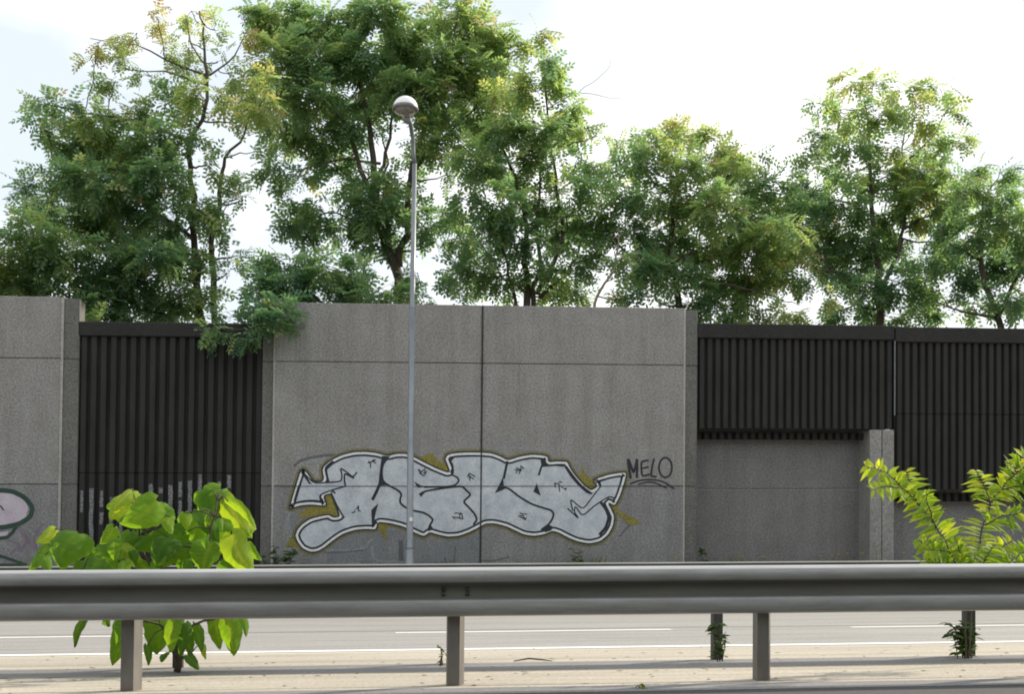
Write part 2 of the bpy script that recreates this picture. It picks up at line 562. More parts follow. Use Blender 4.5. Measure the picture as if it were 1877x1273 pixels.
def rail_post(root, x, ypost, flip, z0, ztop=0.70):
    t = 0.007
    out = [(-.043, .105), (-.043, 0), (.034, 0), (.070, .085), (.070, .105)]
    inn = [(.070 - t, .105), (.070 - t, .087), (.034 - t * .8, t), (-.043 + t, t), (-.043 + t, .105)]
    if flip:
        out = [(-.036, .09), (-.036, 0), (.036, 0), (.036, .09)]
        inn = [(.029, .09), (.029, t), (-.029, t), (-.029, .09)]
    poly = out + inn
    b = MB()
    b.extrude_z([(x + a, ypost + c) for a, c in poly], z0 - 0.25, ztop)
    return b.build('post', M['post_far'] if flip else M['post'], root)


def bolt(root, parent, x, y, z, sgn, r=0.018):
    b = MB()
    b.lathe((x, y, z), (0, sgn, 0), [(0, 0.022), (r * .75, 0.020), (r, 0.010), (r, -0.004)], 10)
    return b.build('bolt', M['bolt'], parent, True)


near_x = [at(x, y, YN).x for x, y in ((245, 1266), (832, 1260), (1410, 1252))]
sp = (near_x[2] - near_x[0]) / 2
x_sp = at(885, 1090, YN).x
rail_n = empty('guard_rail', (near_x[1], YN, 0), 'nearer grey steel guard rail with a wide ribbed beam facing the camera', 'guard rail', 'median guard rails')
L2 = sp * 2
for k in range(-3, 4):
    rail_beam(rail_n, x_sp - 0.28 + k * L2 + (0 if k % 2 == 0 else 0), x_sp + (k + 1) * L2, YN, -1, 0.0 if k % 2 == 0 else 0.0045)
beams_n = [o for o in rail_n.children if o.name.startswith('beam')]
for k in range(-6, 8):
    x = near_x[1] + k * sp
    rail_post(rail_n, x, YN, False, 0)
for k in (-1, 0, 1):
    for dx in (-0.25, -0.10):
        bolt(rail_n, beams_n[k + 3], x_sp + k * L2 + dx, YN - 0.017, 0.608, -1, .014)
        bolt(rail_n, beams_n[k + 3], x_sp + k * L2 + dx, YN - 0.017, 0.58, -1, .014)
far_x = [at(x, y, YF).x for x, y in ((325, 1230), (1318, 1215), (1780, 1203))]
spf = (far_x[2] - far_x[0]) / 3
rail_f = empty('guard_rail', (far_x[0], YF, 0), 'farther steel guard rail, seen as a thin edge above the nearer rail', 'guard rail', 'median guard rails')
for k in range(-2, 4):
    rail_beam(rail_f, far_x[0] + 0.2 + k * 2 * spf - 0.28, far_x[0] + 0.2 + (k + 1) * 2 * spf, YF, 1, 0.0 if k % 2 == 0 else 0.0045)
for k in range(-6, 9):
    rail_post(rail_f, far_x[0] + k * spf, YF, True, 0, 0.68)


# ------------------------------------------------------------------ walls
def X(px, py, Y): return at(px, py, Y).x
def Z(px, py, Y): return at(px, py, Y).z


def flat_strip(b, x0, x1, y, z0, z1, t=0.006, mi=0):
    b.box(x0, x1, y - t, y, z0, z1, mi)


def ribs(b, x0, x1, yf, yb, z0, z1, pitch):
    """trapezoid ribs standing vertically between x0 and x1, closed below"""
    n = max(1, round((x1 - x0) / pitch))
    p = (x1 - x0) / n
    pts = []
    for i in range(n):
        a = x0 + i * p
        pts += [(a, yb), (a + p * .16, yb), (a + p * .32, yf), (a + p * .82, yf), (a + p * .98, yb)]
    pts += [(x1, yb), (x1, yb + 0.06), (x0, yb + 0.06)]
    b.extrude_z(pts, z0, z1)
    return p


zb = gz(YW) - 0.3
GW = 'concrete noise walls of the motorway'


def concrete_block(label, x0, x1, ztop, zs1, zs2, xmid, left_pil, right_pil):
    root = empty('concrete_wall', ((x0 + x1) / 2, YW, gz(YW)), label, 'wall', GW)
    cols = [(x0, x1)] if xmid is None else [(x0, xmid - 0.012), (xmid + 0.012, x1)]
    for a, c in cols:
        for (z0, z1, mt) in ((zb, zs2, 'concrete_grey'), (zs2, zs1, 'concrete'), (zs1, ztop, 'concrete_pale')):
            b = MB()
            b.box(a, c, YW, YW + 0.35, z0 + 0.006, z1 - 0.006, 0, 0.012)
            b.build('wall_panel', M[mt], root)
    # backing seen through the joints
    b = MB(); b.box(x0 + .05, x1 - .05, YW + 0.03, YW + 0.33, zb, ztop - .05); b.build('backing', M['joint'], root)
    for s, w in ((-1, left_pil), (1, right_pil)):
        if not w: continue
        e = x0 if s < 0 else x1
        b = MB()
        lo, hi = (e - w, e - 0.045) if s < 0 else (e + 0.045, e + w)
        for z0, z1 in ((zb, zs2), (zs2, zs1), (zs1, ztop - 0.03)):
            b.box(lo, hi, YW + 0.07, YW + 0.6, z0 + .004, z1 - .004, 0, 0.01)
        b.build('pilaster', M['concrete_dark'], root)
        b = MB()
        lo, hi = (e - 0.045, e) if s < 0 else (e, e + 0.045)
        b.extrude_z([(lo, YW + (.02 if s > 0 else .05)), (hi, YW + (.05 if s > 0 else .02)), (hi, YW + .3), (lo, YW + .3)], zb, ztop - .01)
        b.build('corner_strip', M['concrete_edge'], root)
    return root


xm0, xm1, xmm = X(503, 800, YW), X(1253, 800, YW), X(882.5, 800, YW)
ztop = (Z(600, 553, YW) + Z(1255, 567, YW)) / 2
zs1 = (Z(505, 663, YW) + Z(1255, 670, YW)) / 2
zs2 = (Z(500, 890, YW) + Z(1255, 894, YW)) / 2
wall_m = concrete_block('pebbly grey concrete wall bearing the large silver graffiti', xm0, xm1, ztop, zs1, zs2, xmm,
                        xm0 - X(479, 800, YW), X(1279, 800, YW) - xm1)
b = MB()
flat_strip(b, xmm - .014, xmm + .014, YW - 0.014, zb, ztop - .005, .004)
b.build('joint_seal', M['joint'], wall_m)
b = MB()
for a, c in ((xm0, xmm - .025), (xmm + .025, xm1)):
    flat_strip(b, a, c, YW - 0.014, zs2 - .007, zs2 + .007, .003)
b.build('joint_seal', M['hairline'], wall_m)
xl1 = X(108, 800, YW)
zl = Z(60, 543, YW)
wall_l = concrete_block('concrete wall at the left edge with green and lilac graffiti', xl1 - 9.0, xl1, zl, Z(60, 657, YW), Z(60, 888.5, YW),
                        xl1 - 4.5, 0, X(141, 800, YW) - xl1)

# dark ribbed barriers
PITCH = 0.19
GB = 'dark ribbed noise barriers'


def barrier(label, x0, x1, ztop, zcap, levels, yf, zteeth=None, PITCH=.19):
    root = empty('noise_barrier', ((x0 + x1) / 2, yf, gz(YW)), label, 'noise barrier', GB)
    b = MB()
    b.box(x0, x1, yf - 0.05, yf + 0.4, zcap, ztop, 0, 0.015)
    b.build('coping', M['concrete_cap'], root)
    for z1, z0 in levels:
        b = MB()
        ribs(b, x0 + .01, x1 - .01, yf, yf + 0.085, z0 + .01, z1 - .003, PITCH)
        b.build('ribbed_panel', M['ribbed'], root)
    b = MB()
    b.box(x0, x1, yf + .15, yf + .3, levels[-1][1] + .02, zcap - .003)
    b.build('back_panel', M['joint'], root)
    if zteeth is not None:
        b = MB()
        ribs(b, x0 + .02, x1 - .02, yf + .31, yf + .42, zteeth, levels[-1][1] - .05, PITCH)
        b.build('lower_ribbed_panel', M['ribbed'], root)
    return root


YB = YW + 0.12
xb0, xb1 = X(143, 800, YB) - .03, X(477, 800, YB) + .06
bar_l = barrier('black ribbed barrier with white drips of paint, behind the leafy bush', xb0, xb1, Z(300, 592, YB), Z(300, 618, YB),
                [(Z(300, 618, YB), Z(300, 868, YB)), (Z(300, 868, YB), zb)], YB)
xr0, xr1 = X(1281, 700, YB) - .04, X(1639, 700, YB)
zc1, zt1 = Z(1450, 622, YB), Z(1450, 595.5, YB)
zr0 = Z(1450, 787, YB)
bar_r = barrier('short dark ribbed barrier hanging above the concrete alcove', xr0, xr1 - .015, zt1, zc1, [(zc1, zr0)], YB, Z(1450, 806, YB + .31), .174)
b = MB(); flat_strip(b, xr1 - .012, xr1 + .012, YB - .01, zr0 + .3, zc1 - .01, .03); b.build('flashing', M['flash'], bar_r)
xq1 = xr1 + 9.0
zc2, zt2 = Z(1760, 629, YB), Z(1760, 601.5, YB)
bar_q = barrier('tall dark ribbed barrier at the right edge above the feathery sapling', xr1 + .015, xq1, zt2, zc2,
                [(zc2, Z(1760, 760, YB)), (Z(1760, 760, YB), Z(1760, 899, YB))], YB, Z(1760, 920, YB + .31), .174)
# alcove walls behind and below the barriers
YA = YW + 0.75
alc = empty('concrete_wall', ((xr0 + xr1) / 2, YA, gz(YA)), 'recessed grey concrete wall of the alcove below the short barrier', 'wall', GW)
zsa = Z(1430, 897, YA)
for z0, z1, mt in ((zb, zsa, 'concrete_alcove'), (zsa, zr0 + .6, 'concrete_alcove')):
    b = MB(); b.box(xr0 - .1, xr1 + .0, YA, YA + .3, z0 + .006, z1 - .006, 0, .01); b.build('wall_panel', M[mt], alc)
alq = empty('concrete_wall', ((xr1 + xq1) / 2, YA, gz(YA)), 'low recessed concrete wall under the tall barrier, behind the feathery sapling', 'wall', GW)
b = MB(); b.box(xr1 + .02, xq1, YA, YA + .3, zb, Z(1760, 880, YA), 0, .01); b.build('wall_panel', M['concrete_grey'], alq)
xp0, xp1, xpm = X(1594, 900, YB), X(1638, 900, YB), X(1616, 900, YB)
pier = empty('concrete_pier', (xpm, YB, gz(YB)), 'pale concrete pier with a groove between the alcove and the tall barrier', 'pier')
b = MB(); b.box(xp0, xpm - .008, YB - .02, YA + .02, zb, zr0 - .01, 0, .008); b.box(xpm + .008, xp1, YB - .02, YA + .02, zb, zr0 - .01, 0, .008)
b.box(xpm - .007, xpm + .007, YB + .02, YA, zb, zr0 - .02)
b.build('pier_block', M['concrete_edge' if False else 'concrete_pale'], pier)

# ------------------------------------------------------------------ graffiti
def chaikin(pts, closed=False, r=0.18):
    out = []
    n = len(pts)
    rng_ = range(n) if closed else range(n - 1)
    if not closed: out.append(pts[0])
    for i in rng_:
        a, c = Vector(pts[i]), Vector(pts[(i + 1) % n])
        if closed or i > 0: out.append(tuple(a.lerp(c, r)))
        if closed or i < n - 2: out.append(tuple(a.lerp(c, 1 - r)))
    if not closed: out.append(pts[-1])
    return out


def offset(pts, d, closed):
    n = len(pts)
    out = []
    for i in range(n):
        p = Vector(pts[i])
        a = Vector(pts[i - 1]) if (closed or i > 0) else None
        c = Vector(pts[(i + 1) % n]) if (closed or i < n - 1) else None
        d1 = (p - a).normalized() if a is not None and (p - a).length > 1e-9 else None
        d2 = (c - p).normalized() if c is not None and (c - p).length > 1e-9 else None
        d1 = d1 or d2; d2 = d2 or d1
        n1, n2 = Vector((-d1.y, d1.x)), Vector((-d2.y, d2.x))
        mm_ = (n1 + n2)
        if mm_.length < 1e-4: mm_ = n1
        mm_.normalize()
        k = min(1 / max(mm_.dot(n1), 0.45), 1.8)
        out.append((p.x + mm_.x * d * k, p.y + mm_.y * d * k))
    return out


class Paint:
    def __init__(s, Y, names):
        s.Y, s.names, s.b, s.k = Y, names, MB(), 0

    def lay(s, lvl):
        s.k += 1
        return s.Y - lvl - s.k * 0.00002

    def w(s, p, y):
        return (p[0], y, p[1])

    def to(s, pts):
        return [(lambda q: (q.x, q.z))(at(p[0], p[1], s.Y)) for p in pts]

    def fill(s, pts, name, lvl):
        q = s.to(pts); y = s.lay(lvl)
        tri = tessellate_polygon([[Vector((a, c, 0)) for a, c in q]])
        vs = [s.w(p, y) for p in q]
        fs = []
        for t in tri:
            a, c, d = [Vector((*q[i], 0)) for i in t]
            fs.append(t if (c - a).cross(d - a).z > 0 else (t[0], t[2], t[1]))
        s.b.add(vs, fs, s.names.index(name))

    def stroke(s, pts, wpx, name, lvl, closed=False, smooth=True, taper=False, off=0.0):
        if smooth: pts = chaikin(chaikin(pts, closed), closed)
        q = s.to(pts); y = s.lay(lvl)
        w = wpx / 89.0
        if off: q = offset(q, off / 89.0, closed)
        L = offset(q, w / 2, closed); Rr = offset(q, -w / 2, closed)
        if not closed:
            # square ends stick out a little
            for arr in (L, Rr):
                pass
        if taper:
            n = len(q)
            for i in range(n):
                t = min(1, (n - 1 - i) / max(1, n * .6))
                L[i] = tuple(Vector(q[i]).lerp(Vector(L[i]), .25 + .75 * t)); Rr[i] = tuple(Vector(q[i]).lerp(Vector(Rr[i]), .25 + .75 * t))
        n = len(q)
        vs = [s.w(p, y) for p in L] + [s.w(p, y) for p in Rr]
        fs = [(i, n + i, n + (i + 1) % n, (i + 1) % n) for i in (range(n) if closed else range(n - 1))]
        s.b.add(vs, fs, s.names.index(name))

    def build(s, name, parent):
        return s.b.build(name, [M[k] for k in s.names], parent)


def A(*p): return [(500 + x / 4.6925, 790 + y / 4.6925) for x, y in p]
def B(*p): return [(860 + x / 4.365, 790 + y / 4.365) for x, y in p]
def C3(*p): return [(x / 3.082, 860 + y / 3.082) for x, y in p]


gr = Paint(YW, ['g_silver', 'g_white', 'g_black', 'g_olive', 'g_ghost', 'g_ghostdark', 'g_haze', 'g_shard'])
outer = (A((137, 680), (165, 580), (200, 460), (235, 348), (262, 330), (288, 348), (320, 395), (352, 440), (440, 434), (420, 322), (490, 258), (590, 207),
           (700, 181), (800, 178), (900, 190), (985, 216), (1060, 196), (1140, 195), (1210, 220), (1300, 268), (1400, 318), (1500, 357), (1520, 352),
           (1500, 295), (1478, 245), (1498, 207), (1560, 190), (1680, 184)) +
         B((95, 172), (180, 178), (250, 203), (310, 235), (400, 205), (500, 188), (590, 195), (632, 207), (636, 250), (700, 243), (787, 245), (805, 290),
           (850, 358), (915, 430), (975, 478), (1025, 445), (985, 393), (1100, 353), (1180, 337), (1266, 331), (1240, 430), (1205, 535), (1165, 607),
           (1112, 578), (1140, 630), (1166, 690), (1152, 770), (1112, 840), (1050, 890), (960, 910), (860, 890), (780, 855), (720, 822), (668, 806),
           (600, 835), (520, 848), (440, 838), (370, 806), (300, 772), (200, 746), (130, 749), (60, 788)) +
         A((1690, 880), (1600, 912), (1500, 918), (1410, 897), (1352, 878), (1300, 917), (1205, 876), (1130, 832), (1010, 802), (906, 790), (890, 857),
           (800, 851), (700, 860), (600, 895), (520, 950), (440, 1015), (380, 1045), (320, 1049), (250, 1015), (205, 952), (189, 900), (210, 848),
           (250, 803), (320, 757), (400, 735), (480, 720), (520, 745), (578, 738), (540, 640), (500, 542), (436, 562), (470, 656), (330, 640), (230, 650)))
# old faded pieces underneath
gr.fill(A((140, 720), (300, 700), (560, 900), (860, 860), (850, 990), (880, 1130), (470, 1130), (300, 1060), (160, 900)), 'g_haze', .003)
gr.fill(A((860, 860), (1130, 850), (1400, 960), (1780, 900), (1780, 1150), (880, 1150)), 'g_haze', .003)
gr.stroke(A((180, 310), (230, 260), (330, 232), (430, 215), (540, 208)), 5, 'g_ghostdark', .004)
gr.stroke(A((230, 300), (330, 262), (420, 262)), 9, 'g_ghost', .004)
gr.stroke(A((140, 700), (135, 800), (155, 870)), 4, 'g_ghost', .004)
gr.stroke(A((430, 1020), (560, 1040), (700, 1035), (800, 1000), (850, 930)), 5, 'g_ghost', .004)
gr.stroke(A((440, 1048), (620, 1045), (780, 1030)), 2.5, 'g_ghostdark', .0045)
gr.stroke(A((850, 1000), (870, 1120), (1060, 1130)), 4, 'g_ghost', .004)
gr.stroke(A((1100, 940), (1105, 1120)), 8, 'g_ghostdark', .004)
gr.stroke(A((1570, 1000), (1560, 1130)), 2.5, 'g_ghostdark', .004)
gr.stroke(A((1480, 1090), (1485, 1135)), 3.5, 'g_ghostdark', .004)
gr.stroke(A((1525, 1110), (1530, 1135)), 2.5, 'g_ghostdark', .004)
gr.stroke(B((110, 170), (200, 142), (350, 132), (470, 145), (560, 165)), 4, 'g_ghost', .004)
gr.stroke(B((830, 275), (900, 245), (980, 238), (1080, 250), (1150, 280), (1215, 312)), 2.5, 'g_ghost', .004)
gr.stroke(B((1300, 745), (1250, 790), (1200, 850)), 3, 'g_ghostdark', .004)
gr.stroke(B((1180, 640), (1200, 720), (1180, 800)), 3, 'g_ghost', .004)
gr.stroke(B((95, 1040), (200, 1045), (320, 1010)), 3, 'g_ghostdark', .004)
# olive shadow and shards
gr.stroke(outer, 11, 'g_olive', .005, closed=True)
for poly in (A((200, 742), (300, 668), (430, 650), (470, 640), (455, 570), (500, 545), (560, 738), (480, 720), (350, 740)),
             A((105, 992), (150, 925), (195, 880), (215, 960), (235, 1010)),
             A((1265, 232), (1330, 205), (1375, 195), (1400, 235), (1490, 300), (1520, 365), (1400, 325)),
             A((895, 795), (1010, 800), (970, 870), (992, 948), (940, 905), (915, 860)),
             B((868, 365), (893, 350), (900, 275), (928, 345), (985, 395), (1010, 440), (972, 480), (900, 420)),
             B((1120, 580), (1170, 600), (1210, 650), (1300, 695), (1385, 738), (1290, 760), (1210, 700), (1160, 640))):
    gr.fill(poly, 'g_shard', .006)
# silver body, white halo, black lines
gr.fill(chaikin(chaikin(outer, True), True), 'g_silver', .008)
gr.stroke(outer, 5.2, 'g_white', .009, closed=True, off=-3.2)
gr.stroke(outer, 2.7, 'g_black', .010, closed=True, off=0.1)
gr.stroke(outer, 3.7, 'g_black', .010, closed=True, off=-7.2)
# cover the crossings of the inner line where the arrows join the letters
gr.fill(A((425, 452), (470, 448), (600, 440), (620, 478), (520, 512), (470, 520), (430, 545), (400, 560), (300, 540), (320, 460)), 'g_silver', .0105)
gr.fill(A((515, 545), (560, 540), (640, 740), (590, 745)), 'g_silver', .0105)
gr.fill(B((985, 500), (1060, 450), (1130, 520), (1060, 575), (1000, 600), (940, 590)), 'g_silver', .0105)
K = 'g_black'
lines = [
    (A((272, 372), (215, 500), (178, 628), (250, 608), (330, 600), (440, 612), (398, 560), (460, 530), (520, 510), (625, 478)), 2.2),
    (A((272, 372), (350, 452), (470, 448), (588, 438), (597, 390), (580, 320), (640, 360), (690, 402), (725, 358)), 2.2),
    (A((625, 478), (615, 420), (618, 368), (660, 390), (700, 412)), 2.4),
    (A((480, 440), (462, 380), (452, 320), (520, 262)), 3.2),
    (A((500, 530), (530, 600), (575, 690), (615, 750)), 2.4),
    (A((950, 225), (940, 300), (930, 380), (925, 450), (895, 520), (856, 598)), 4.6),
    (A((985, 240), (948, 290), (935, 360), (948, 440), (1010, 480), (1080, 515), (1108, 548), (1094, 590), (1096, 625), (1140, 662), (1210, 690), (1290, 704),
       (1345, 732), (1380, 768), (1352, 812), (1335, 860)), 3.0),
    (A((1275, 540), (1310, 522), (1420, 502), (1560, 484), (1628, 478), (1665, 515), (1705, 552), (1636, 612), (1690, 665), (1735, 715), (1757, 765), (1725, 810)), 3.0),
    (A((1535, 378), (1585, 400), (1603, 432), (1570, 470), (1500, 482), (1300, 487)), 2.6),
    (A((1530, 365), (1552, 312), (1525, 260), (1560, 225)), 3.0),
    (B((305, 245), (292, 310), (275, 385)), 3.6),
    (B((275, 452), (320, 466), (400, 530), (500, 590), (600, 622), (655, 637), (678, 668), (660, 718), (632, 755), (575, 795)), 3.0),
    (B((604, 230), (576, 292), (555, 360)), 3.0),
    (B((590, 285), (680, 278), (760, 285)), 2.0),
    (B((1050, 448), (1022, 405), (1120, 378), (1222, 362), (1200, 450), (1165, 548), (1122, 523), (1000, 603), (905, 687), (848, 602), (838, 650), (880, 708), (785, 622)), 2.0),
    (B((1050, 448), (980, 540), (908, 634), (806, 542), (828, 642)), 2.0),
    (B((1050, 572), (1095, 630), (1118, 695), (1092, 780), (1040, 835)), 4.4),
    (B((975, 500), (900, 445), (830, 362), (775, 285)), 2.6),
]
for pts, w in lines: gr.stroke(pts, w * 1.22, K, .0115)
for poly in (A((848, 682), (908, 626), (888, 700), (874, 762), (905, 795), (852, 830)),
             A((940, 218), (1010, 222), (985, 245), (955, 275)), A((918, 430), (950, 440), (985, 470), (925, 475), (880, 560)),
             A((1212, 438), (1302, 487), (1248, 492)), A((1252, 542), (1320, 520), (1275, 572)),
             B((272, 372), (204, 503), (304, 458), (276, 440)), B((540, 422), (512, 490), (572, 522)),
             B((568, 222), (612, 222), (606, 262), (634, 268), (580, 296)), B((575, 795), (632, 750), (672, 772), (655, 800), (610, 815)),
             A((1330, 845), (1362, 815), (1380, 845), (1340, 868))):
    gr.fill(poly, K, .012)
# small star scribbles
def scrib(pts, s, rot=0.0):
    cx, cy = pts
    for q in range(3):
        a = rot + q * 2.1 + random.uniform(-.5, .5)
        pl = []
        x, y = cx + math.cos(a) * s * .9, cy + math.sin(a) * s * .8
        for k in range(random.choice((3, 4))):
            pl.append((x, y))
            x += random.uniform(-.9, .9) * s - (x - cx) * .6; y += random.uniform(-.8, .8) * s - (y - cy) * .6
        gr.stroke(pl, 2.0, K, .0115, smooth=False)
for i, p in enumerate(A((850, 290), (712, 680), (1290, 358), (1702, 400), (1600, 740)) + B((400, 312), (735, 450), (425, 690))):
    scrib(p, (9, 11, 10, 9, 10, 10, 12, 9)[i], i * .7)
gr.build('graffiti', wall_m)

tg = Paint(YW, ['g_black', 'g_ghostdark'])
for pts, w in ((B((1270, 226), (1280, 310), (1292, 386)), 4.8), (B((1274, 230), (1296, 290), (1316, 338)), 4.8), (B((1316, 338), (1330, 290), (1342, 228)), 4.2), (B((1342, 228), (1344, 300), (1340, 380)), 4.6),
               (B((1436, 238), (1378, 246), (1376, 300), (1384, 366), (1444, 352)), 3.6), (B((1380, 304), (1436, 290)), 3.4),
               (B((1478, 222), (1462, 300), (1452, 366), (1500, 370)), 3.6),
               (B((1285, 428), (1340, 404), (1420, 392), (1500, 396), (1560, 412), (1640, 466)), 3.2), (B((1352, 430), (1420, 412), (1490, 416), (1578, 460)), 2.8)):
    tg.stroke(pts, w, 'g_black', .006)
tg.stroke(B(*[(1570 + 52 * math.cos(t), 296 + 80 * math.sin(t)) for t in [k * math.pi / 9 for k in range(18)]]), 3.6, 'g_black', .006, closed=True, smooth=False)
tg.build('graffiti_tag', wall_m)

gl = Paint(YW, ['g_green', 'g_lilac', 'g_purple', 'g_ghost'])
gl.fill(C3((-190, 130), (60, 125), (140, 165), (180, 225), (150, 290), (40, 325), (-190, 345)), 'g_lilac', .004)
gl.stroke(C3((-190, 122), (60, 122), (140, 162), (185, 218), (172, 272), (110, 312), (20, 332), (-190, 350)), 8.5, 'g_green', .005)
gl.stroke(C3((95, 325), (70, 362), (40, 390), (-60, 395)), 6, 'g_green', .005)
gl.fill(C3((-60, 372), (50, 352), (40, 380), (-60, 388)), 'g_lilac', .0045)
gl.stroke(C3((-80, 470), (20, 498), (150, 545)), 5, 'g_green', .005)
gl.stroke(C3((-80, 545), (150, 545)), 5, 'g_green', .0055)
gl.stroke(C3((-30, 225), (0, 205), (22, 235)), 2.5, 'g_green', .0055)
gl.stroke(C3((150, 180), (165, 225), (150, 265)), 3, 'g_purple', .0045)
for pts, w in ((C3((100, 330), (160, 400), (110, 470)), 6), (C3((140, 380), (200, 460), (290, 440)), 4), (C3((250, 310), (190, 380), (210, 480)), 5),
               (C3((40, 400), (120, 430), (60, 480)), 5), (C3((220, 420), (260, 380), (300, 430)), 4)):
    gl.stroke(pts, w, 'g_purple', .0035)
for pts, w in ((C3((160, 340), (230, 420), (180, 500)), 4), (C3((0, 420), (60, 450), (140, 500)), 3)):
    gl.stroke(pts, w, 'g_ghost', .0032)
gl.build('graffiti', wall_l)

# white paint on the faces of the ribs
nr = max(1, round((xb1 - xb0 - .02) / PITCH)); pr_ = (xb1 - xb0 - .02) / nr
def rib_patch(px, py0, py1, wpx):
    x = at(px, (py0 + py1) / 2, YB).x
    i = round((x - (xb0 + .01)) / pr_ - .58)
    cx_ = xb0 + .01 + (i + .58) * pr_
    z1, z0 = at(px, py0, YB).z, at(px, py1, YB).z
    w = wpx / 178
    n = 7
    pts = []
    for k in range(n + 1):
        pts.append((cx_ - w * random.uniform(.55, 1.0), z0 + (z1 - z0) * k / n))
    for k in range(n, -1, -1):
        pts.append((cx_ + w * random.uniform(.55, 1.0), z0 + (z1 - z0) * k / n))
    m_ = len(pts)
    vs = [(p[0], YB - .004, p[1]) for p in pts]
    b = MB()
    b.add(vs, [(k, k + 1, m_ - 2 - k, m_ - 1 - k)[::-1] for k in range(n)])
    b.build('paint_drip', M['g_drip'], bar_l)
for a in ((165, 896, 1006, 9), (181, 900, 930, 7), (198, 912, 968, 6), (149, 900, 940, 6), (281, 888, 925, 8), (312, 890, 975, 9), (331, 884, 912, 8), (330, 918, 945, 7),
          (347, 882, 940, 9), (364, 870, 900, 9), (414, 872, 896, 9), (398, 883, 897, 7), (181, 940, 962, 8), (197, 980, 1012, 8), (297, 895, 905, 8), (380, 885, 893, 7), (264, 905, 935, 5), (230, 930, 990, 6)):
    rib_patch(*a)

# ------------------------------------------------------------------ street lamp
YP = 26.6
pb = at(750.5, 1030, YP)
zg = gz(YP)
lamp = empty('street_lamp', (pb.x, YP, zg), 'tall slim grey street lamp with a white dome head in front of the graffiti', 'street lamp')
z_bend = at(757, 300, YP).z
b = MB()
b.tube([(pb.x, YP, zg - .2), (pb.x, YP, zg + 1.2)], [.085, .083], 16)
b.tube([(pb.x, YP, zg + 1.2), (pb.x, YP, zg + 1.24), (pb.x, YP, zg + 5.9)], [.083, .066, .060], 16)
b.tube([(pb.x, YP, zg + 5.9), (pb.x, YP, zg + 5.93), (pb.x + .015, YP, z_bend)], [.060, .052, .043], 16)
b.build('pole', M['pole'], lamp, True)
hy = YP - 0.95
hc = at(743, 199, hy)
pa = at(757, 300, YP); pm_ = at(757, 255, YP - .12); pe = at(752, 226, YP - .55)
b = MB()
b.tube([(pb.x + .015, YP, z_bend), pa.lerp(pm_, .5), pm_, pm_.lerp(pe, .55), pe, at(747, 214, hy + .22)], [.043, .042, .041, .04, .04, .04], 12)
b.build('arm', M['pole'], lamp, True)
rr = 23.0 / (F / hy) 
ax = Vector((.05, .17, .98)).normalized()
b = MB()
prof = [(rr * math.cos(t), rr * 1.0 * math.sin(t)) for t in [k * math.pi / 2 / 10 for k in range(11)]]
prof[-1] = (0.0005, prof[-1][1])
b.lathe(hc, ax, prof, 32)
hd = b.build('lamp_dome', M['shell'], lamp, True)
b = MB()
b.lathe(hc, ax, [(rr * 1.03, .012), (rr * 1.06, -.005), (rr * 1.0, -.055), (rr * .86, -.05), (rr * .86, -.01), (rr * 1.0, .005)], 32)
b.build('rim', M['lamprim'], lamp, True)
b = MB()
prof = [(rr * .86, -.045)] + [(rr * .86 * math.cos(t), -.045 - rr * .34 * math.sin(t)) for t in [k * math.pi / 2 / 7 for k in range(1, 8)]]
b.lathe(hc, ax, prof, 32)
gm, n, l, bs = mat('clear_lamp_bowl')
bs.inputs['Base Color'].default_value = (.8, .78, .7, 1); bs.inputs['Transmission Weight'].default_value = .75; bs.inputs['Roughness'].default_value = .18
bs.inputs['IOR'].default_value = 1.1
gnz = noise(n, l, 9, 4, .6); l.new(ramp(n, l, gnz, [(.3, (.55, .52, .44)), (.7, (.85, .83, .76))]), bs.inputs['Base Color'])
b.build('glass_bowl', gm, lamp, True)
b = MB()
b.lathe(hc, ax, [(rr * .84, -.012), (rr * .5, .06), (.001, .085)], 28)
b.build('reflector', M['reflector'], lamp, True)
b = MB()
b.lathe(Vector(hc) + Vector((0, -.02, -.03)), Vector((0, -1, -.1)), [(.001, -.07), (.035, -.06), (.045, 0), (.035, .06), (.001, .07)], 14)
b.build('bulb', M['bolt'], lamp, True)
b = MB()
b.lathe(at(746, 219, hy + .16), (0, 1, .2), [(.001, -.1), (.07, -.09), (.075, .06), (.05, .14), (.041, .2)], 16)
b.build('socket', M['lamprim'], lamp, True)
b = MB()
sx = at(752.5, 953, YP)
b.box(sx.x - .025, sx.x + .035, YP - .092, YP - .074, sx.z - .04, sx.z + .04)
b.build('sticker', M['white'], lamp)

# ------------------------------------------------------------------ foliage tools
def compound_template(nl=9, L=0.33, ll=0.112, lw=0.056):
    """a pinnate leaf along +x, quads of four corners each"""
    quads = []
    npair = (nl - 1) // 2
    for i in range(npair):
        t = 0.25 + 0.68 * i / max(1, npair - 1)
        for s in (-1, 1):
            bx = Vector((L * t, 0, -.25 * L * t * t))
            d = Vector((.45, s * .9, -.18)).normalized()
            sd = Vector((.9, -s * .45, 0)).normalized()
            quads.append([bx, bx + d * ll * .5 + sd * lw * .5, bx + d * ll, bx + d * ll * .5 - sd * lw * .5])
    bx = Vector((L, 0, -.25 * L)); d = Vector((.9, 0, -.4)).normalized(); sd = Vector((0, 1, 0))
    quads.append([bx, bx + d * ll * .5 + sd * lw * .5, bx + d * ll, bx + d * ll * .5 - sd * lw * .5])
    return np.array([[list(v) for v in q] for q in quads]).reshape(-1, 3)


TPL = compound_template()


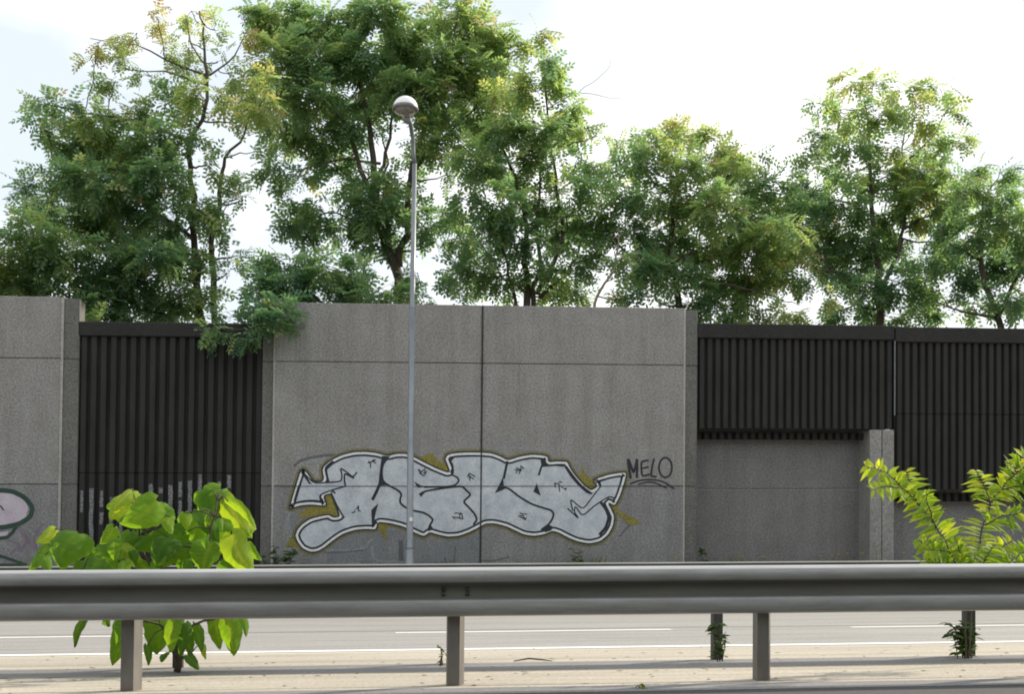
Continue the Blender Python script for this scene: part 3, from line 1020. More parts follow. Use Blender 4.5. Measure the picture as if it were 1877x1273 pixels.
def scatter_leaves(pos, dirs, scale, tint, tpl=TPL, droop=0.3, spread=0.5):
    """pos, dirs (n,3); returns verts, faces, tint"""
    n = len(pos)
    d = dirs + rng.normal(0, spread, (n, 3))
    d[:, 2] -= droop
    d /= np.linalg.norm(d, axis=1, keepdims=True) + 1e-9
    u = np.tile(np.array([0, 0, 1.0]), (n, 1)) + rng.normal(0, .38, (n, 3))
    s = np.cross(u, d); s /= np.linalg.norm(s, axis=1, keepdims=True) + 1e-9
    u = np.cross(d, s)
    Rm = np.stack([d, s, u], axis=2)
    v = np.einsum('nij,kj->nki', Rm, tpl) * scale[:, None, None] + pos[:, None, :]
    k = len(tpl)
    f = np.arange(n * k, dtype=np.int32).reshape(-1, 4)
    return v.reshape(-1, 3), f, np.repeat(np.clip(tint, 0, 1), k)


def jitter_path(pts, amp, sub=3):
    out = [Vector(pts[0])]
    for i in range(len(pts) - 1):
        a, c = Vector(pts[i]), Vector(pts[i + 1])
        for k in range(1, sub + 1):
            p = a.lerp(c, k / sub)
            if k < sub: p = p + Vector((random.gauss(0, amp), random.gauss(0, amp), random.gauss(0, amp * .6)))
            out.append(p)
    return out


def grow(name, label, cat, base_px, Y, limbs, clumps, tint=0.35, group=None, leaf=1.0, dens=1.0, depth=1.0, bark='bark', sparse_twigs=True, leafmat='leaf',
         zbase=None, spread_y=1.1):
    """limbs: (pixel polyline, r0, r1); clumps: (x, y, rx, ry[, density, tint, dy])"""
    ppm = F / Y
    b0 = at(base_px[0], base_px[1], Y)
    zb_ = zbase if zbase is not None else (2.2 if Y > 30 else 1.3)
    root = empty(name, (b0.x, Y, zb_), label, cat, group)
    wood = MB()
    nodes = []
    for li, (pl, r0, r1) in enumerate(limbs):
        dy = 0
        pts = []
        drift = random.uniform(-.5, .5) if li else 0
        for i, q in enumerate(pl):
            pts.append(at(q[0], q[1], Y + drift * i / max(1, len(pl) - 1) + (q[2] if len(q) > 2 else 0)))
        if li == 0 or pl[0][1] >= base_px[1] - 12:
            pts = [Vector((pts[0].x + random.uniform(-.1, .1), pts[0].y, zb_ - .3))] + pts
        pts = jitter_path(pts, .035)
        n = len(pts)
        rads = [r0 + (r1 - r0) * i / (n - 1) for i in range(n)]
        wood.tube(pts, rads, 8)
        for p, r in zip(pts, rads): nodes.append((p, r))
    P, D, S, T = [], [], [], []
    for c in clumps:
        cx, cy, rx, ry = c[:4]
        dn = c[4] if len(c) > 4 else 1.0
        tn = c[5] if len(c) > 5 and c[5] is not None else tint
        dy = c[6] if len(c) > 6 else random.uniform(-spread_y, spread_y) * depth
        ctr = at(cx, cy, Y + dy)
        ax_, az_ = rx / ppm, ry / ppm
        ay_ = (ax_ + az_) * .6
        # branch to the clump
        best = min(nodes, key=lambda nd: (nd[0] - ctr).length + (1.2 if nd[0].z > ctr.z + .1 else 0) + (0.4 if nd[1] < .02 else 0))
        mid = best[0].lerp(ctr, .5) + Vector((0, 0, -.12 * (best[0] - ctr).length))
        br = [best[0], best[0].lerp(mid, .6), mid.lerp(ctr, .45), ctr]
        br = jitter_path(br, .03, 2)
        rb = min(best[1] * .6, .035)
        wood.tube(br, [rb + (.010 - rb) * i / (len(br) - 1) for i in range(len(br))], 5, cap=False)
        if len(clumps) > 12:
            for p in br[2::2]: nodes.append((p, .015))
        nspray = max(3, int((.6 if dn < .5 else 1) * 17.5 * (dn ** 1.3 if dn > .55 else dn ** 1.75 * 1.3) * dens * (ax_ * az_) / .34 / leaf))
        for _ in range(nspray):
            v = Vector((random.gauss(0, 1), random.gauss(0, 1), random.gauss(0, 1))).normalized() * (random.random() ** .42)
            e = ctr + Vector((v.x * ax_, v.y * ay_, v.z * az_)) * 1.05
            st = ctr.lerp(e, random.uniform(0, .35)) + Vector((random.gauss(0, .05), random.gauss(0, .05), random.gauss(0, .04)))
            if random.random() < .45:
                mm_ = st.lerp(e, .5) + Vector((0, 0, .04))
                wood.tube([ctr.lerp(st, .3), st, mm_, e], [.008, .007, .005, .003], 3, cap=False)
            dr = (e - ctr).normalized() if (e - ctr).length > 1e-4 else Vector((1, 0, 0))
            k = random.randint(9, 14)
            tt = tn + random.gauss(0, .07)
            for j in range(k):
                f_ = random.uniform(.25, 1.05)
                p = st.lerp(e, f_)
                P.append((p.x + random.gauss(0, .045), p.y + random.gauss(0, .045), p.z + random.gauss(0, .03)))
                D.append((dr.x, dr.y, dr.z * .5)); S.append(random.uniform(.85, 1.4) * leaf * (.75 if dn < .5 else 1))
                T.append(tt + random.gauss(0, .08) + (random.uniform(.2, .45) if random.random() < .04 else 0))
    v, f, t = scatter_leaves(np.array(P), np.array(D), np.array(S), np.array(T))
    tr = wood.build('trunk', M[bark], root, True)
    link_mesh('crown', v, f, M[leafmat], root, False, None, t)
    return root


# ------------------------------------------------------------------ trees behind the wall
GT = 'locust trees behind the wall'
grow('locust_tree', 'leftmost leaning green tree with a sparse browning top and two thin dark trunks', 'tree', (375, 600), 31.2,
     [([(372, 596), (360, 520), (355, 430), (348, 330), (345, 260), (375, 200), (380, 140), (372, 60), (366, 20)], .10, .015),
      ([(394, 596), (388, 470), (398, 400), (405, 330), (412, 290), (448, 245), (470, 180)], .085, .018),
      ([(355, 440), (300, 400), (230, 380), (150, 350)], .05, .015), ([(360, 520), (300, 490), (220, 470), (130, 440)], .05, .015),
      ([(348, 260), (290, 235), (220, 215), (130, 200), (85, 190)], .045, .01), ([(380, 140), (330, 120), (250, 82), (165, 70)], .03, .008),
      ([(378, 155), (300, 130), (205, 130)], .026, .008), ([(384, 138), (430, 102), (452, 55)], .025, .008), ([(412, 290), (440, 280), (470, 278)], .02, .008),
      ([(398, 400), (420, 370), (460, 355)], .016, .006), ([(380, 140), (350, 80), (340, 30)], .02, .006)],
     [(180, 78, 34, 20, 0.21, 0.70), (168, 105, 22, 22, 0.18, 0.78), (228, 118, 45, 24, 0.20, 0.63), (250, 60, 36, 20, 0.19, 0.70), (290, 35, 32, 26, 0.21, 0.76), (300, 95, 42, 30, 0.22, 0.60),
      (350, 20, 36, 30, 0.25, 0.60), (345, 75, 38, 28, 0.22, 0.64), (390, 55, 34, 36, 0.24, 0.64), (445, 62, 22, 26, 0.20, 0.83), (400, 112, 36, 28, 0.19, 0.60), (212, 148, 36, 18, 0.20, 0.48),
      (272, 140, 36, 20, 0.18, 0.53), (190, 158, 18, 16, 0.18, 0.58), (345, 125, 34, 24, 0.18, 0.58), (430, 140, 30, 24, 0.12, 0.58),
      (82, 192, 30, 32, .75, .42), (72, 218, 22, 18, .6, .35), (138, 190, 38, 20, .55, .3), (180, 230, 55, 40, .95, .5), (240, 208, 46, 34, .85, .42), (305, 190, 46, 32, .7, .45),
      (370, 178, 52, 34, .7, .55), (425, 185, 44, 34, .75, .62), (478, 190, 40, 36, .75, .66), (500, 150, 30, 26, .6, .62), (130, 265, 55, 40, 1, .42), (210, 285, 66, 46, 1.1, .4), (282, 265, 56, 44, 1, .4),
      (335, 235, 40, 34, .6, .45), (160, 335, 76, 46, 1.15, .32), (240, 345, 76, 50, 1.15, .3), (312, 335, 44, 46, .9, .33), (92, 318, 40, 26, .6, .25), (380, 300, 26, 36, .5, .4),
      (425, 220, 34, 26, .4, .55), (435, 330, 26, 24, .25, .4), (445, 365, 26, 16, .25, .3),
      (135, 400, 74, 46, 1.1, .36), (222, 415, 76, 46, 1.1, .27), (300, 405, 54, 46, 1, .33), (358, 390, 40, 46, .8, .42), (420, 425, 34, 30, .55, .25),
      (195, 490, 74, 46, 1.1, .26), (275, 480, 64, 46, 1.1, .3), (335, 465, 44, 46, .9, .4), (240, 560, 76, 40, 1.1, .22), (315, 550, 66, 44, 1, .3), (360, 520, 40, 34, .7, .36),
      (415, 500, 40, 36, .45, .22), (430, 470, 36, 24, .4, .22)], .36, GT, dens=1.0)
grow('shrub', 'low dark green bush over the left edge of the concrete wall top', 'shrub', (70, 560), 30.2,
     [([(75, 560), (70, 500), (60, 430), (58, 380)], .06, .012), ([(75, 550), (120, 500), (140, 460)], .05, .012), ([(72, 540), (30, 500), (10, 470)], .04, .012)],
     [(62, 368, 40, 28, .7, .22), (45, 345, 24, 14, .4, .2), (60, 425, 62, 40, 1, .38), (25, 480, 56, 46, 1.05, .45), (-30, 500, 50, 44, 1, .45), (105, 475, 66, 46, 1, .3), (90, 530, 60, 34, .9, .3),
      (15, 525, 55, 28, 1, .42), (-60, 450, 45, 45, 1, .4), (150, 545, 56, 46, 1.05, .2), (140, 585, 40, 20, .9, .4)], .36, leaf=1.0)
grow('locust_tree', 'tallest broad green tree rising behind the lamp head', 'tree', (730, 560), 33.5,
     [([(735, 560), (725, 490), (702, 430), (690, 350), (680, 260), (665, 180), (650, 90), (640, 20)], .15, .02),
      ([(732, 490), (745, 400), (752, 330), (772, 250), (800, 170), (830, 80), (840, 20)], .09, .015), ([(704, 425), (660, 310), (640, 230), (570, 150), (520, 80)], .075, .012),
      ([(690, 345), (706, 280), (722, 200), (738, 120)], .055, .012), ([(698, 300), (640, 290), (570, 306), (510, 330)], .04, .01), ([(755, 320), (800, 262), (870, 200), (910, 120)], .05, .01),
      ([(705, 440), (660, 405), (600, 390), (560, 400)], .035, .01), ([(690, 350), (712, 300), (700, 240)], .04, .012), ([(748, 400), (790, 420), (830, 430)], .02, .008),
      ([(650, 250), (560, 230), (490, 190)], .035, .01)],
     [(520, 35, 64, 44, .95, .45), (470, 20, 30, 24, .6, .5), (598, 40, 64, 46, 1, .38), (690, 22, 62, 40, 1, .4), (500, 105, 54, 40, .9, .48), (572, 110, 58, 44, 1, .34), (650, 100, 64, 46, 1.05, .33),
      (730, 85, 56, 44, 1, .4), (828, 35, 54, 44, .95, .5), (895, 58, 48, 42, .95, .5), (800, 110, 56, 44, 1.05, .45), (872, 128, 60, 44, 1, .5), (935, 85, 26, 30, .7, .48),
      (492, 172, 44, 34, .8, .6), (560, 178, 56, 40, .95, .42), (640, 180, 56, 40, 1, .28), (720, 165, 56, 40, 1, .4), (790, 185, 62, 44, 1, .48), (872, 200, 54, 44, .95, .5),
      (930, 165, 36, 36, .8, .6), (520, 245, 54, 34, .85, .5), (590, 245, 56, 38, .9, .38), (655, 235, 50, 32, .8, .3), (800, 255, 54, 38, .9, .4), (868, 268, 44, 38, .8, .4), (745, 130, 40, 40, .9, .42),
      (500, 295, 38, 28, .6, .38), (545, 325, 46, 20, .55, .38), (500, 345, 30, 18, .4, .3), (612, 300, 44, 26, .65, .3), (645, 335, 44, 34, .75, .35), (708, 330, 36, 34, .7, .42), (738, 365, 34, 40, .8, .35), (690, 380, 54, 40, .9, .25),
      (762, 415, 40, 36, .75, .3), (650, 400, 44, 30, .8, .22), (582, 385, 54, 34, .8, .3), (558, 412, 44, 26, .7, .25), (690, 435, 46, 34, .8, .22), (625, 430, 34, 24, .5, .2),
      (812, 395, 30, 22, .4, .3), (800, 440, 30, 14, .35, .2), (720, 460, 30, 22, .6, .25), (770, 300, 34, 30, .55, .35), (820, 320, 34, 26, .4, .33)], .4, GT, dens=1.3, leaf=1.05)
grow('locust_tree', 'slender many stemmed tree with bare thin trunks to the right of the lamp', 'tree', (970, 560), 31.6,
     [([(966, 552), (960, 480), (966, 420), (945, 330), (915, 260), (905, 220)], .10, .015), ([(978, 552), (992, 490), (985, 420), (990, 330), (1000, 260)], .075, .014),
      ([(1032, 430), (1020, 350), (1010, 270), (1003, 200), (997, 100), (988, 62)], .045, .01), ([(985, 540), (1012, 490), (1032, 430)], .06, .045),
      ([(945, 552), (930, 480), (900, 400), (880, 320)], .05, .012), ([(1010, 270), (1050, 240), (1110, 225)], .02, .007), ([(1020, 350), (1060, 330), (1120, 300)], .022, .007),
      ([(1003, 200), (1060, 170), (1140, 180)], .014, .004), ([(1060, 170), (1100, 140), (1120, 110)], .008, .004), ([(990, 545), (1045, 500), (1062, 455), (1075, 400)], .05, .012),
      ([(965, 430), (1000, 400), (1060, 395)], .03, .008)],
     [(1002, 108, 30, 32, .55, .45), (985, 64, 12, 12, .5, .6), (1022, 132, 26, 28, .5, .5), (978, 165, 38, 32, .7, .52), (1032, 190, 38, 30, .6, .5), (922, 225, 44, 34, .9, .45), (980, 245, 44, 36, .85, .42),
      (1050, 235, 42, 28, .65, .5), (1095, 245, 34, 22, .45, .5), (1130, 262, 28, 22, .4, .5), (880, 300, 40, 34, .75, .38), (940, 310, 44, 38, .8, .4), (1008, 305, 44, 34, .7, .4), (1080, 300, 46, 26, .5, .45),
      (868, 355, 34, 32, .5, .3), (930, 378, 48, 38, .8, .33), (998, 370, 44, 34, .75, .4), (1060, 360, 44, 32, .6, .4), (890, 435, 40, 34, .6, .3), (950, 438, 44, 38, .75, .25), (1020, 430, 50, 38, .8, .25),
      (1088, 405, 44, 34, .7, .33), (868, 495, 38, 34, .65, .3), (915, 520, 46, 30, .7, .32), (990, 495, 42, 34, .6, .33), (1045, 485, 40, 34, .6, .38), (1050, 532, 46, 20, .8, .4), (855, 535, 26, 16, .6, .33), (845, 440, 30, 34, .6, .3), (850, 400, 34, 28, .6, .32), (838, 500, 22, 30, .55, .28), (1120, 330, 30, 26, .6, .4), (1110, 470, 26, 26, .6, .35),
      (1000, 535, 40, 18, .6, .35)], .38, GT, dens=1.65)
grow('sapling', 'small leaning sapling with a pale sunlit trunk at the wall top', 'tree', (1092, 558), 30.0,
     [([(1090, 557), (1108, 520), (1128, 485), (1134, 445), (1130, 420)], .038, .015), ([(1110, 518), (1140, 505), (1160, 500)], .012, .005)],
     [(1150, 545, 20, 12, .8, .5), (1120, 430, 30, 24, .5, .4), (1142, 470, 22, 18, .35, .45)], .45, bark='bark_pale')
grow('locust_tree', 'dense round bushy tree with yellowish top above the right end of the graffiti wall', 'tree', (1245, 580), 30.8,
     [([(1245, 580), (1240, 520), (1230, 440), (1240, 350), (1250, 280)], .11, .018), ([(1238, 505), (1178, 490), (1140, 455), (1095, 410)], .055, .012), ([(1240, 480), (1320, 440), (1400, 400)], .05, .012),
      ([(1240, 530), (1330, 520), (1420, 545), (1465, 560)], .035, .008), ([(1235, 400), (1320, 340), (1370, 300)], .04, .01), ([(1250, 280), (1215, 240), (1205, 225)], .015, .006)],
     [(1210, 238, 30, 20, .7, .5), (1258, 248, 44, 28, .85, .66), (1300, 245, 26, 18, .6, .6), (1198, 270, 36, 30, .8, .42), (1310, 280, 44, 34, .95, .6), (1178, 308, 46, 34, .9, .36), (1250, 310, 50, 40, 1, .5),
      (1332, 320, 44, 38, 1, .55), (1372, 290, 26, 28, .8, .28), (1392, 340, 40, 38, 1, .35), (1142, 300, 34, 22, .5, .45), (1158, 358, 40, 34, .85, .33), (1230, 370, 56, 44, 1.05, .45), (1312, 380, 56, 44, 1.1, .5),
      (1390, 400, 54, 44, 1.1, .48), (1150, 418, 54, 38, .95, .4), (1220, 440, 56, 44, 1.1, .38), (1300, 450, 56, 44, 1.1, .45), (1380, 458, 56, 44, 1.1, .52), (1440, 420, 38, 34, .9, .55),
      (1452, 468, 36, 30, .95, .68), (1170, 488, 48, 38, .95, .3), (1240, 508, 56, 38, 1.05, .3), (1322, 508, 56, 38, 1.1, .42), (1402, 508, 56, 34, 1.1, .5), (1460, 512, 40, 22, .9, .55),
      (1185, 538, 46, 18, .9, .25), (1262, 560, 54, 26, 1, .22), (1332, 565, 50, 26, 1, .2), (1498, 520, 24, 14, .8, .3), (1415, 340, 30, 30, .8, .3)], .42, GT, dens=1.05)
grow('shrub', 'small light green bush peeping over the dark coping right of the wall', 'shrub', (1385, 600), 30.2,
     [([(1385, 600), (1390, 570)], .02, .008), ([(1395, 600), (1430, 565), (1462, 545)], .014, .004)],
     [(1372, 575, 34, 22, 1, .5), (1402, 582, 24, 14, 1, .55), (1440, 560, 22, 20, .45, .6), (1455, 575, 14, 14, .3, .6)], .5, leaf=1.0)
grow('bare_twigs', 'thin bare upright twigs in the gap above the dark barrier', 'plant', (1490, 600), 30.4,
     [([(1480, 602), (1500, 570), (1520, 545)], .006, .003), ([(1490, 602), (1495, 585), (1508, 575)], .005, .003), ([(1470, 602), (1460, 580)], .005, .003), ([(1500, 602), (1530, 560), (1560, 548)], .006, .003)],
     [(1520, 550, 5, 4, .4, .6)], .5)
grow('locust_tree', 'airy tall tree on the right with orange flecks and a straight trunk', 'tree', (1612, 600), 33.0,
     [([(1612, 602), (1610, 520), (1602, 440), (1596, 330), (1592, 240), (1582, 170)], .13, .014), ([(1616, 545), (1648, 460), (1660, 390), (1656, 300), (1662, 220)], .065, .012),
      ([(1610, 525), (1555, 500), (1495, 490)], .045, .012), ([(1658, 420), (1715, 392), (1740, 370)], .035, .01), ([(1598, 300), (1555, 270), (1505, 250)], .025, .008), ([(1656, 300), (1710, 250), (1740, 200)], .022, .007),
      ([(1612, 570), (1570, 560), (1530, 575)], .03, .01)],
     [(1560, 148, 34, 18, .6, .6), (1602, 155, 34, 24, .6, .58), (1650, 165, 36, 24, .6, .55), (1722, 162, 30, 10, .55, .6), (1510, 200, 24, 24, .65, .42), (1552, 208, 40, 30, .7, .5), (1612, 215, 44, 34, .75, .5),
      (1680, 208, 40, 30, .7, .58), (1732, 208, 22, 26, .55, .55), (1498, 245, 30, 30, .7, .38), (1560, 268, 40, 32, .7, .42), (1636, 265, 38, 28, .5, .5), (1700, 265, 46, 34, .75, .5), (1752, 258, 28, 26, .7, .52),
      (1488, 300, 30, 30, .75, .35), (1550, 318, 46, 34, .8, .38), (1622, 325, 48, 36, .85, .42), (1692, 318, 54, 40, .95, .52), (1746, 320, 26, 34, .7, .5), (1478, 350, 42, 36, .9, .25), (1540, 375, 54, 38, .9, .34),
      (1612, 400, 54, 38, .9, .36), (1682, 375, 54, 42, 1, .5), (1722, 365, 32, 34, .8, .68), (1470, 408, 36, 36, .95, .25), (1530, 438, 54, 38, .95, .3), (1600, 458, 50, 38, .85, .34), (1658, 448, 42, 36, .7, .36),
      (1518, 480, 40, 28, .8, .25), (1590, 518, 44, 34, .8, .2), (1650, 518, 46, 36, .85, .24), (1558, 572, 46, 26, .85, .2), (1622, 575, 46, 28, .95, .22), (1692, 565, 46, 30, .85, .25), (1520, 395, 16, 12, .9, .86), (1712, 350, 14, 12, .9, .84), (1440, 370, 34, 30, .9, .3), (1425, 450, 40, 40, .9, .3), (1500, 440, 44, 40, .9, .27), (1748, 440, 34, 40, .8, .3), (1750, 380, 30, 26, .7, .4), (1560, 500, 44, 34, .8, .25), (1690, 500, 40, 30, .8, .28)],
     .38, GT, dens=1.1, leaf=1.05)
grow('locust_tree', 'dark green lower tree at the far right edge of the treeline', 'tree', (1830, 600), 31.0,
     [([(1835, 602), (1805, 520), (1792, 440), (1802, 370), (1815, 330)], .10, .014), ([(1830, 580), (1870, 500), (1880, 430)], .06, .014), ([(1800, 480), (1745, 450), (1725, 420)], .035, .01),
      ([(1825, 585), (1760, 570), (1715, 550)], .04, .01)],
     [(1832, 318, 30, 12, .7, .45), (1792, 308, 26, 20, .75, .42), (1770, 348, 36, 30, .85, .4), (1822, 368, 40, 30, .95, .45), (1742, 408, 40, 34, .9, .3), (1800, 418, 50, 38, 1, .34), (1860, 408, 40, 42, 1, .36),
      (1732, 468, 44, 36, .95, .24), (1792, 488, 54, 38, 1, .2), (1852, 478, 46, 42, 1, .22), (1905, 450, 40, 50, 1, .3), (1722, 530, 40, 32, .7, .28), (1782, 556, 50, 30, .75, .45), (1850, 555, 46, 36, .85, .25), (1910, 540, 40, 46, .9, .28),
      (1950, 480, 46, 60, 1, .35)], .3, GT)
grow('shrub', 'dark bluish green shrub spilling over the left corner of the graffiti wall', 'shrub', (600, 580), 29.3,
     [([(600, 575), (560, 530), (520, 490)], .04, .012), ([(610, 575), (640, 520), (650, 500)], .04, .012), ([(590, 575), (520, 560), (450, 575)], .04, .012), ([(640, 560), (700, 540), (780, 545)], .03, .008)],
     [(522, 485, 50, 34, .9, .22), (475, 520, 40, 34, .85, .22), (540, 528, 50, 38, 1.2, .2), (602, 495, 42, 34, .95, .26), (650, 505, 46, 36, 1, .36), (695, 530, 44, 26, .95, .36), (600, 545, 56, 18, 1, .2, .3),
      (742, 538, 28, 18, .6, .28), (782, 545, 22, 12, .45, .3), (465, 565, 32, 26, .85, .2, -.9), (505, 565, 34, 30, 1.15, .18, -1.2), (490, 595, 24, 18, 1.1, .2, -1.45), (525, 590, 16, 20, .8, .25, -1.5), (425, 578, 20, 18, .6, .25, -.6),
      (390, 602, 12, 12, .5, .33, -1.35), (765, 500, 24, 16, .35, .3), (440, 615, 20, 8, .4, .25, -1.5), (660, 545, 50, 14, .9, .3, .3)], .25, dens=1.05, spread_y=.4, zbase=1.25)

# ------------------------------------------------------------------ broad-leaved bush in the median
def heart_leaf(V, Fc, Tn, base, tip, w, tint, bulge, twist, cup):
    """a drooping heart-shaped blade from base to tip"""
    base, tip = Vector(base), Vector(tip)
    L = (tip - base).length
    d = (tip - base).normalized()
    view = Vector((0, -1, .25)).normalized()
    nrm = (view - d * view.dot(d)).normalized()
    nrm = Matrix.Rotation(twist, 3, d) @ nrm
    side = d.cross(nrm)
    NS, NA = 15, 8
    b0 = len(V)
    ph = random.uniform(0, 6)
    bend = random.uniform(-.12, .12)
    for i in range(NS + 1):
        t = i / NS
        prof = math.sin(math.pi * min(1, .04 + .96 * t ** .60)) ** .72 if t < 1 else 0
        prof *= 1 + .05 * math.sin(ph + t * 23) + random.uniform(-.03, .03)
        c = base + d * (L * t) + nrm * (bulge * L * math.sin(math.pi * min(1, t * 1.05))) + side * (bend * L * math.sin(math.pi * t))
        for j in range(NA + 1):
            s = (j / NA - .5) * 2
            hw = w * .5 * prof
            lobe = -d * (.16 * L * abs(s) ** 1.5 * (1 - t) ** 3)
            vein = (t * 6.5 - abs(s) * 1.3 + ph) % 1.0
            ridge = max(0, 1 - abs(vein - .5) * 4)
            wav = .05 * w * math.sin(ph + t * 8 + s * 3) * abs(s) + .022 * w * (1 - ridge)
            z = nrm * (-cup * w * s * s * .5 + wav)
            V.append(c + side * (s * hw) + z + lobe)
            Tn.append(max(0, min(1, tint + random.gauss(0, .04) + (.18 if j == NA // 2 else 0) + .12 * ridge - .04)))
    for i in range(NS):
        for j in range(NA):
            a = b0 + i * (NA + 1) + j
            Fc.append((a, a + 1, a + NA + 2, a + NA + 1))


def c3(x, y, Y): return at(x / 3.082, 860 + y / 3.082, Y)


bush = empty('broadleaf_bush', c3(1000, 1140, 9.75), 'bright green bush with big drooping leaves behind the near guard rail', 'bush')
st = MB()
stems = [[(1000, 1150), (1005, 1000), (990, 800), (900, 620), (800, 450), (780, 250)], [(990, 800), (1100, 620), (1180, 430), (1230, 180)], [(930, 660), (700, 540), (520, 470), (440, 400)],
         [(1160, 480), (1260, 400), (1330, 370)], [(1000, 950), (900, 880), (720, 850)], [(1000, 930), (1150, 860), (1290, 830)], [(1000, 1080), (1060, 1060), (1090, 1050)], [(720, 850), (560, 830), (470, 850)]]
snodes = []
for i, s_ in enumerate(stems):
    pts = [c3(x, y, 9.75 + random.uniform(-.12, .12) * (k > 0)) for k, (x, y) in enumerate(s_)]
    pts = jitter_path(pts, .008, 3)
    r0 = .026 if i == 0 else .012
    st.tube(pts, [r0 + (.005 - r0) * k / (len(pts) - 1) for k in range(len(pts))], 7)
    snodes += pts
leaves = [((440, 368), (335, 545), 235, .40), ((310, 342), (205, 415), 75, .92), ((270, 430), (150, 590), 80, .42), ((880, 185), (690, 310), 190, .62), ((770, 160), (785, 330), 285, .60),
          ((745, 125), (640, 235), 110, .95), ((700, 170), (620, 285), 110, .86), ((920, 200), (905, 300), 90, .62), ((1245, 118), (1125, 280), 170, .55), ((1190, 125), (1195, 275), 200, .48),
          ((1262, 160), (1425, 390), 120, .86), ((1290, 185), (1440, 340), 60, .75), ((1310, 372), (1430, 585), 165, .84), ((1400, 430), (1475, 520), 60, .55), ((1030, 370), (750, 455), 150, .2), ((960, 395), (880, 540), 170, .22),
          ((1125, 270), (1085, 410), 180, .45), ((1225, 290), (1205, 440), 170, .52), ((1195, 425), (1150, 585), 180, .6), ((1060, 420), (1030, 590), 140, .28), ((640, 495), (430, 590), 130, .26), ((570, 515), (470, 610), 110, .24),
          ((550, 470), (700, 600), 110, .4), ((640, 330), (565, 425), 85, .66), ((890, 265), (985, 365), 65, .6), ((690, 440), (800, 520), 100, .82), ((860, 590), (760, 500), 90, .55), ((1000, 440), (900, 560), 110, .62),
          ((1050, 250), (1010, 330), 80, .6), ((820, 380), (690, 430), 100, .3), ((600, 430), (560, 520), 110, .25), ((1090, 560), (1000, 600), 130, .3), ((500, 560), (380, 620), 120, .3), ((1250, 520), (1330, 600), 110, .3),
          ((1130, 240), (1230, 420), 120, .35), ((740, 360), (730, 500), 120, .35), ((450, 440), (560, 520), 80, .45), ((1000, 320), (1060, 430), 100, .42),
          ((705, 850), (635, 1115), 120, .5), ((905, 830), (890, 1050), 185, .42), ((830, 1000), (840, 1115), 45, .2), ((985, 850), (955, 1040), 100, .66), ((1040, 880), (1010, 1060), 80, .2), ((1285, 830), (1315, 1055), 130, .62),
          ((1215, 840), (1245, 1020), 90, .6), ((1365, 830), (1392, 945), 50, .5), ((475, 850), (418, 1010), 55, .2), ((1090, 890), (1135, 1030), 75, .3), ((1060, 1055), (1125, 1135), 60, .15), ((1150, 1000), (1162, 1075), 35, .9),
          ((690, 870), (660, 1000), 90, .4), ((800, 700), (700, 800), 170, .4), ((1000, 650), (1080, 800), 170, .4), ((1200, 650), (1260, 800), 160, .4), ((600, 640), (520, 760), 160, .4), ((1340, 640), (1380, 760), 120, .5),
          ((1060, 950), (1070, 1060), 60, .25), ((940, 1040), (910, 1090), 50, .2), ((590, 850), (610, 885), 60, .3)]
my_ok = lambda p: p[1] < 600
for (b_, t_, w_, tn_) in list(leaves):            # smaller companions round each big leaf
    for _ in range(1 if (w_ > 70 and my_ok(b_) and random.random() < .75) else 0):
        ox, oy = random.gauss(0, 55), random.gauss(0, 45)
        mx, my = (b_[0] + t_[0]) / 2 + ox, (b_[1] + t_[1]) / 2 + oy
        if 120 < my < 1080 and not (my < 330 and 430 < mx < 600):
            a_ = random.uniform(.9, 2.2); l_ = random.uniform(70, 120)
            leaves.append(((mx, my), (mx + math.cos(a_) * l_ * random.choice((-1, 1)) * .6, my + math.sin(a_) * l_), l_ * random.uniform(.55, .8), min(.95, max(.15, tn_ + random.uniform(-.2, .2)))))
V, Fc, Tn = [], [], []
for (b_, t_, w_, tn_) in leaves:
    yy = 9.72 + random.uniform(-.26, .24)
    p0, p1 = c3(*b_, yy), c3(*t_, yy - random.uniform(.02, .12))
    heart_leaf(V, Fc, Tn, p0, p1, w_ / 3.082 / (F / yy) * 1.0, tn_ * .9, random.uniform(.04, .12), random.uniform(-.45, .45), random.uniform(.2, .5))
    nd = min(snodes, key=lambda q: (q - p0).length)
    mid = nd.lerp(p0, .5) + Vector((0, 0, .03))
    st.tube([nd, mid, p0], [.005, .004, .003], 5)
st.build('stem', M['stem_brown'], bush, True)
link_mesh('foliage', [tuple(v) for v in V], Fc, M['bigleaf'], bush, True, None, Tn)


# ------------------------------------------------------------------ feathery sapling in the median
def lance(V, Fc, Tn, base, d, L, w, tint, nrm):
    side = d.cross(nrm).normalized()
    b0 = len(V)
    sag = Vector((0, 0, -1))
    for t, k in ((0, .12), (.3, .9), (.6, .8), (1, .02)):
        c = base + d * (L * t) + sag * (.18 * L * t * t)
        V.append(c - side * (w * .5 * k) + nrm * (.12 * w * k)); V.append(c); V.append(c + side * (w * .5 * k) + nrm * (.12 * w * k))
        Tn.extend([tint] * 3)
    for i in range(3):
        a = b0 + i * 3
        Fc.append((a, a + 1, a + 4, a + 3)); Fc.append((a + 1, a + 2, a + 5, a + 4))


def c6(x, y, Y): return at(1540 + x / 4.896, 800 + y / 4.896, Y)


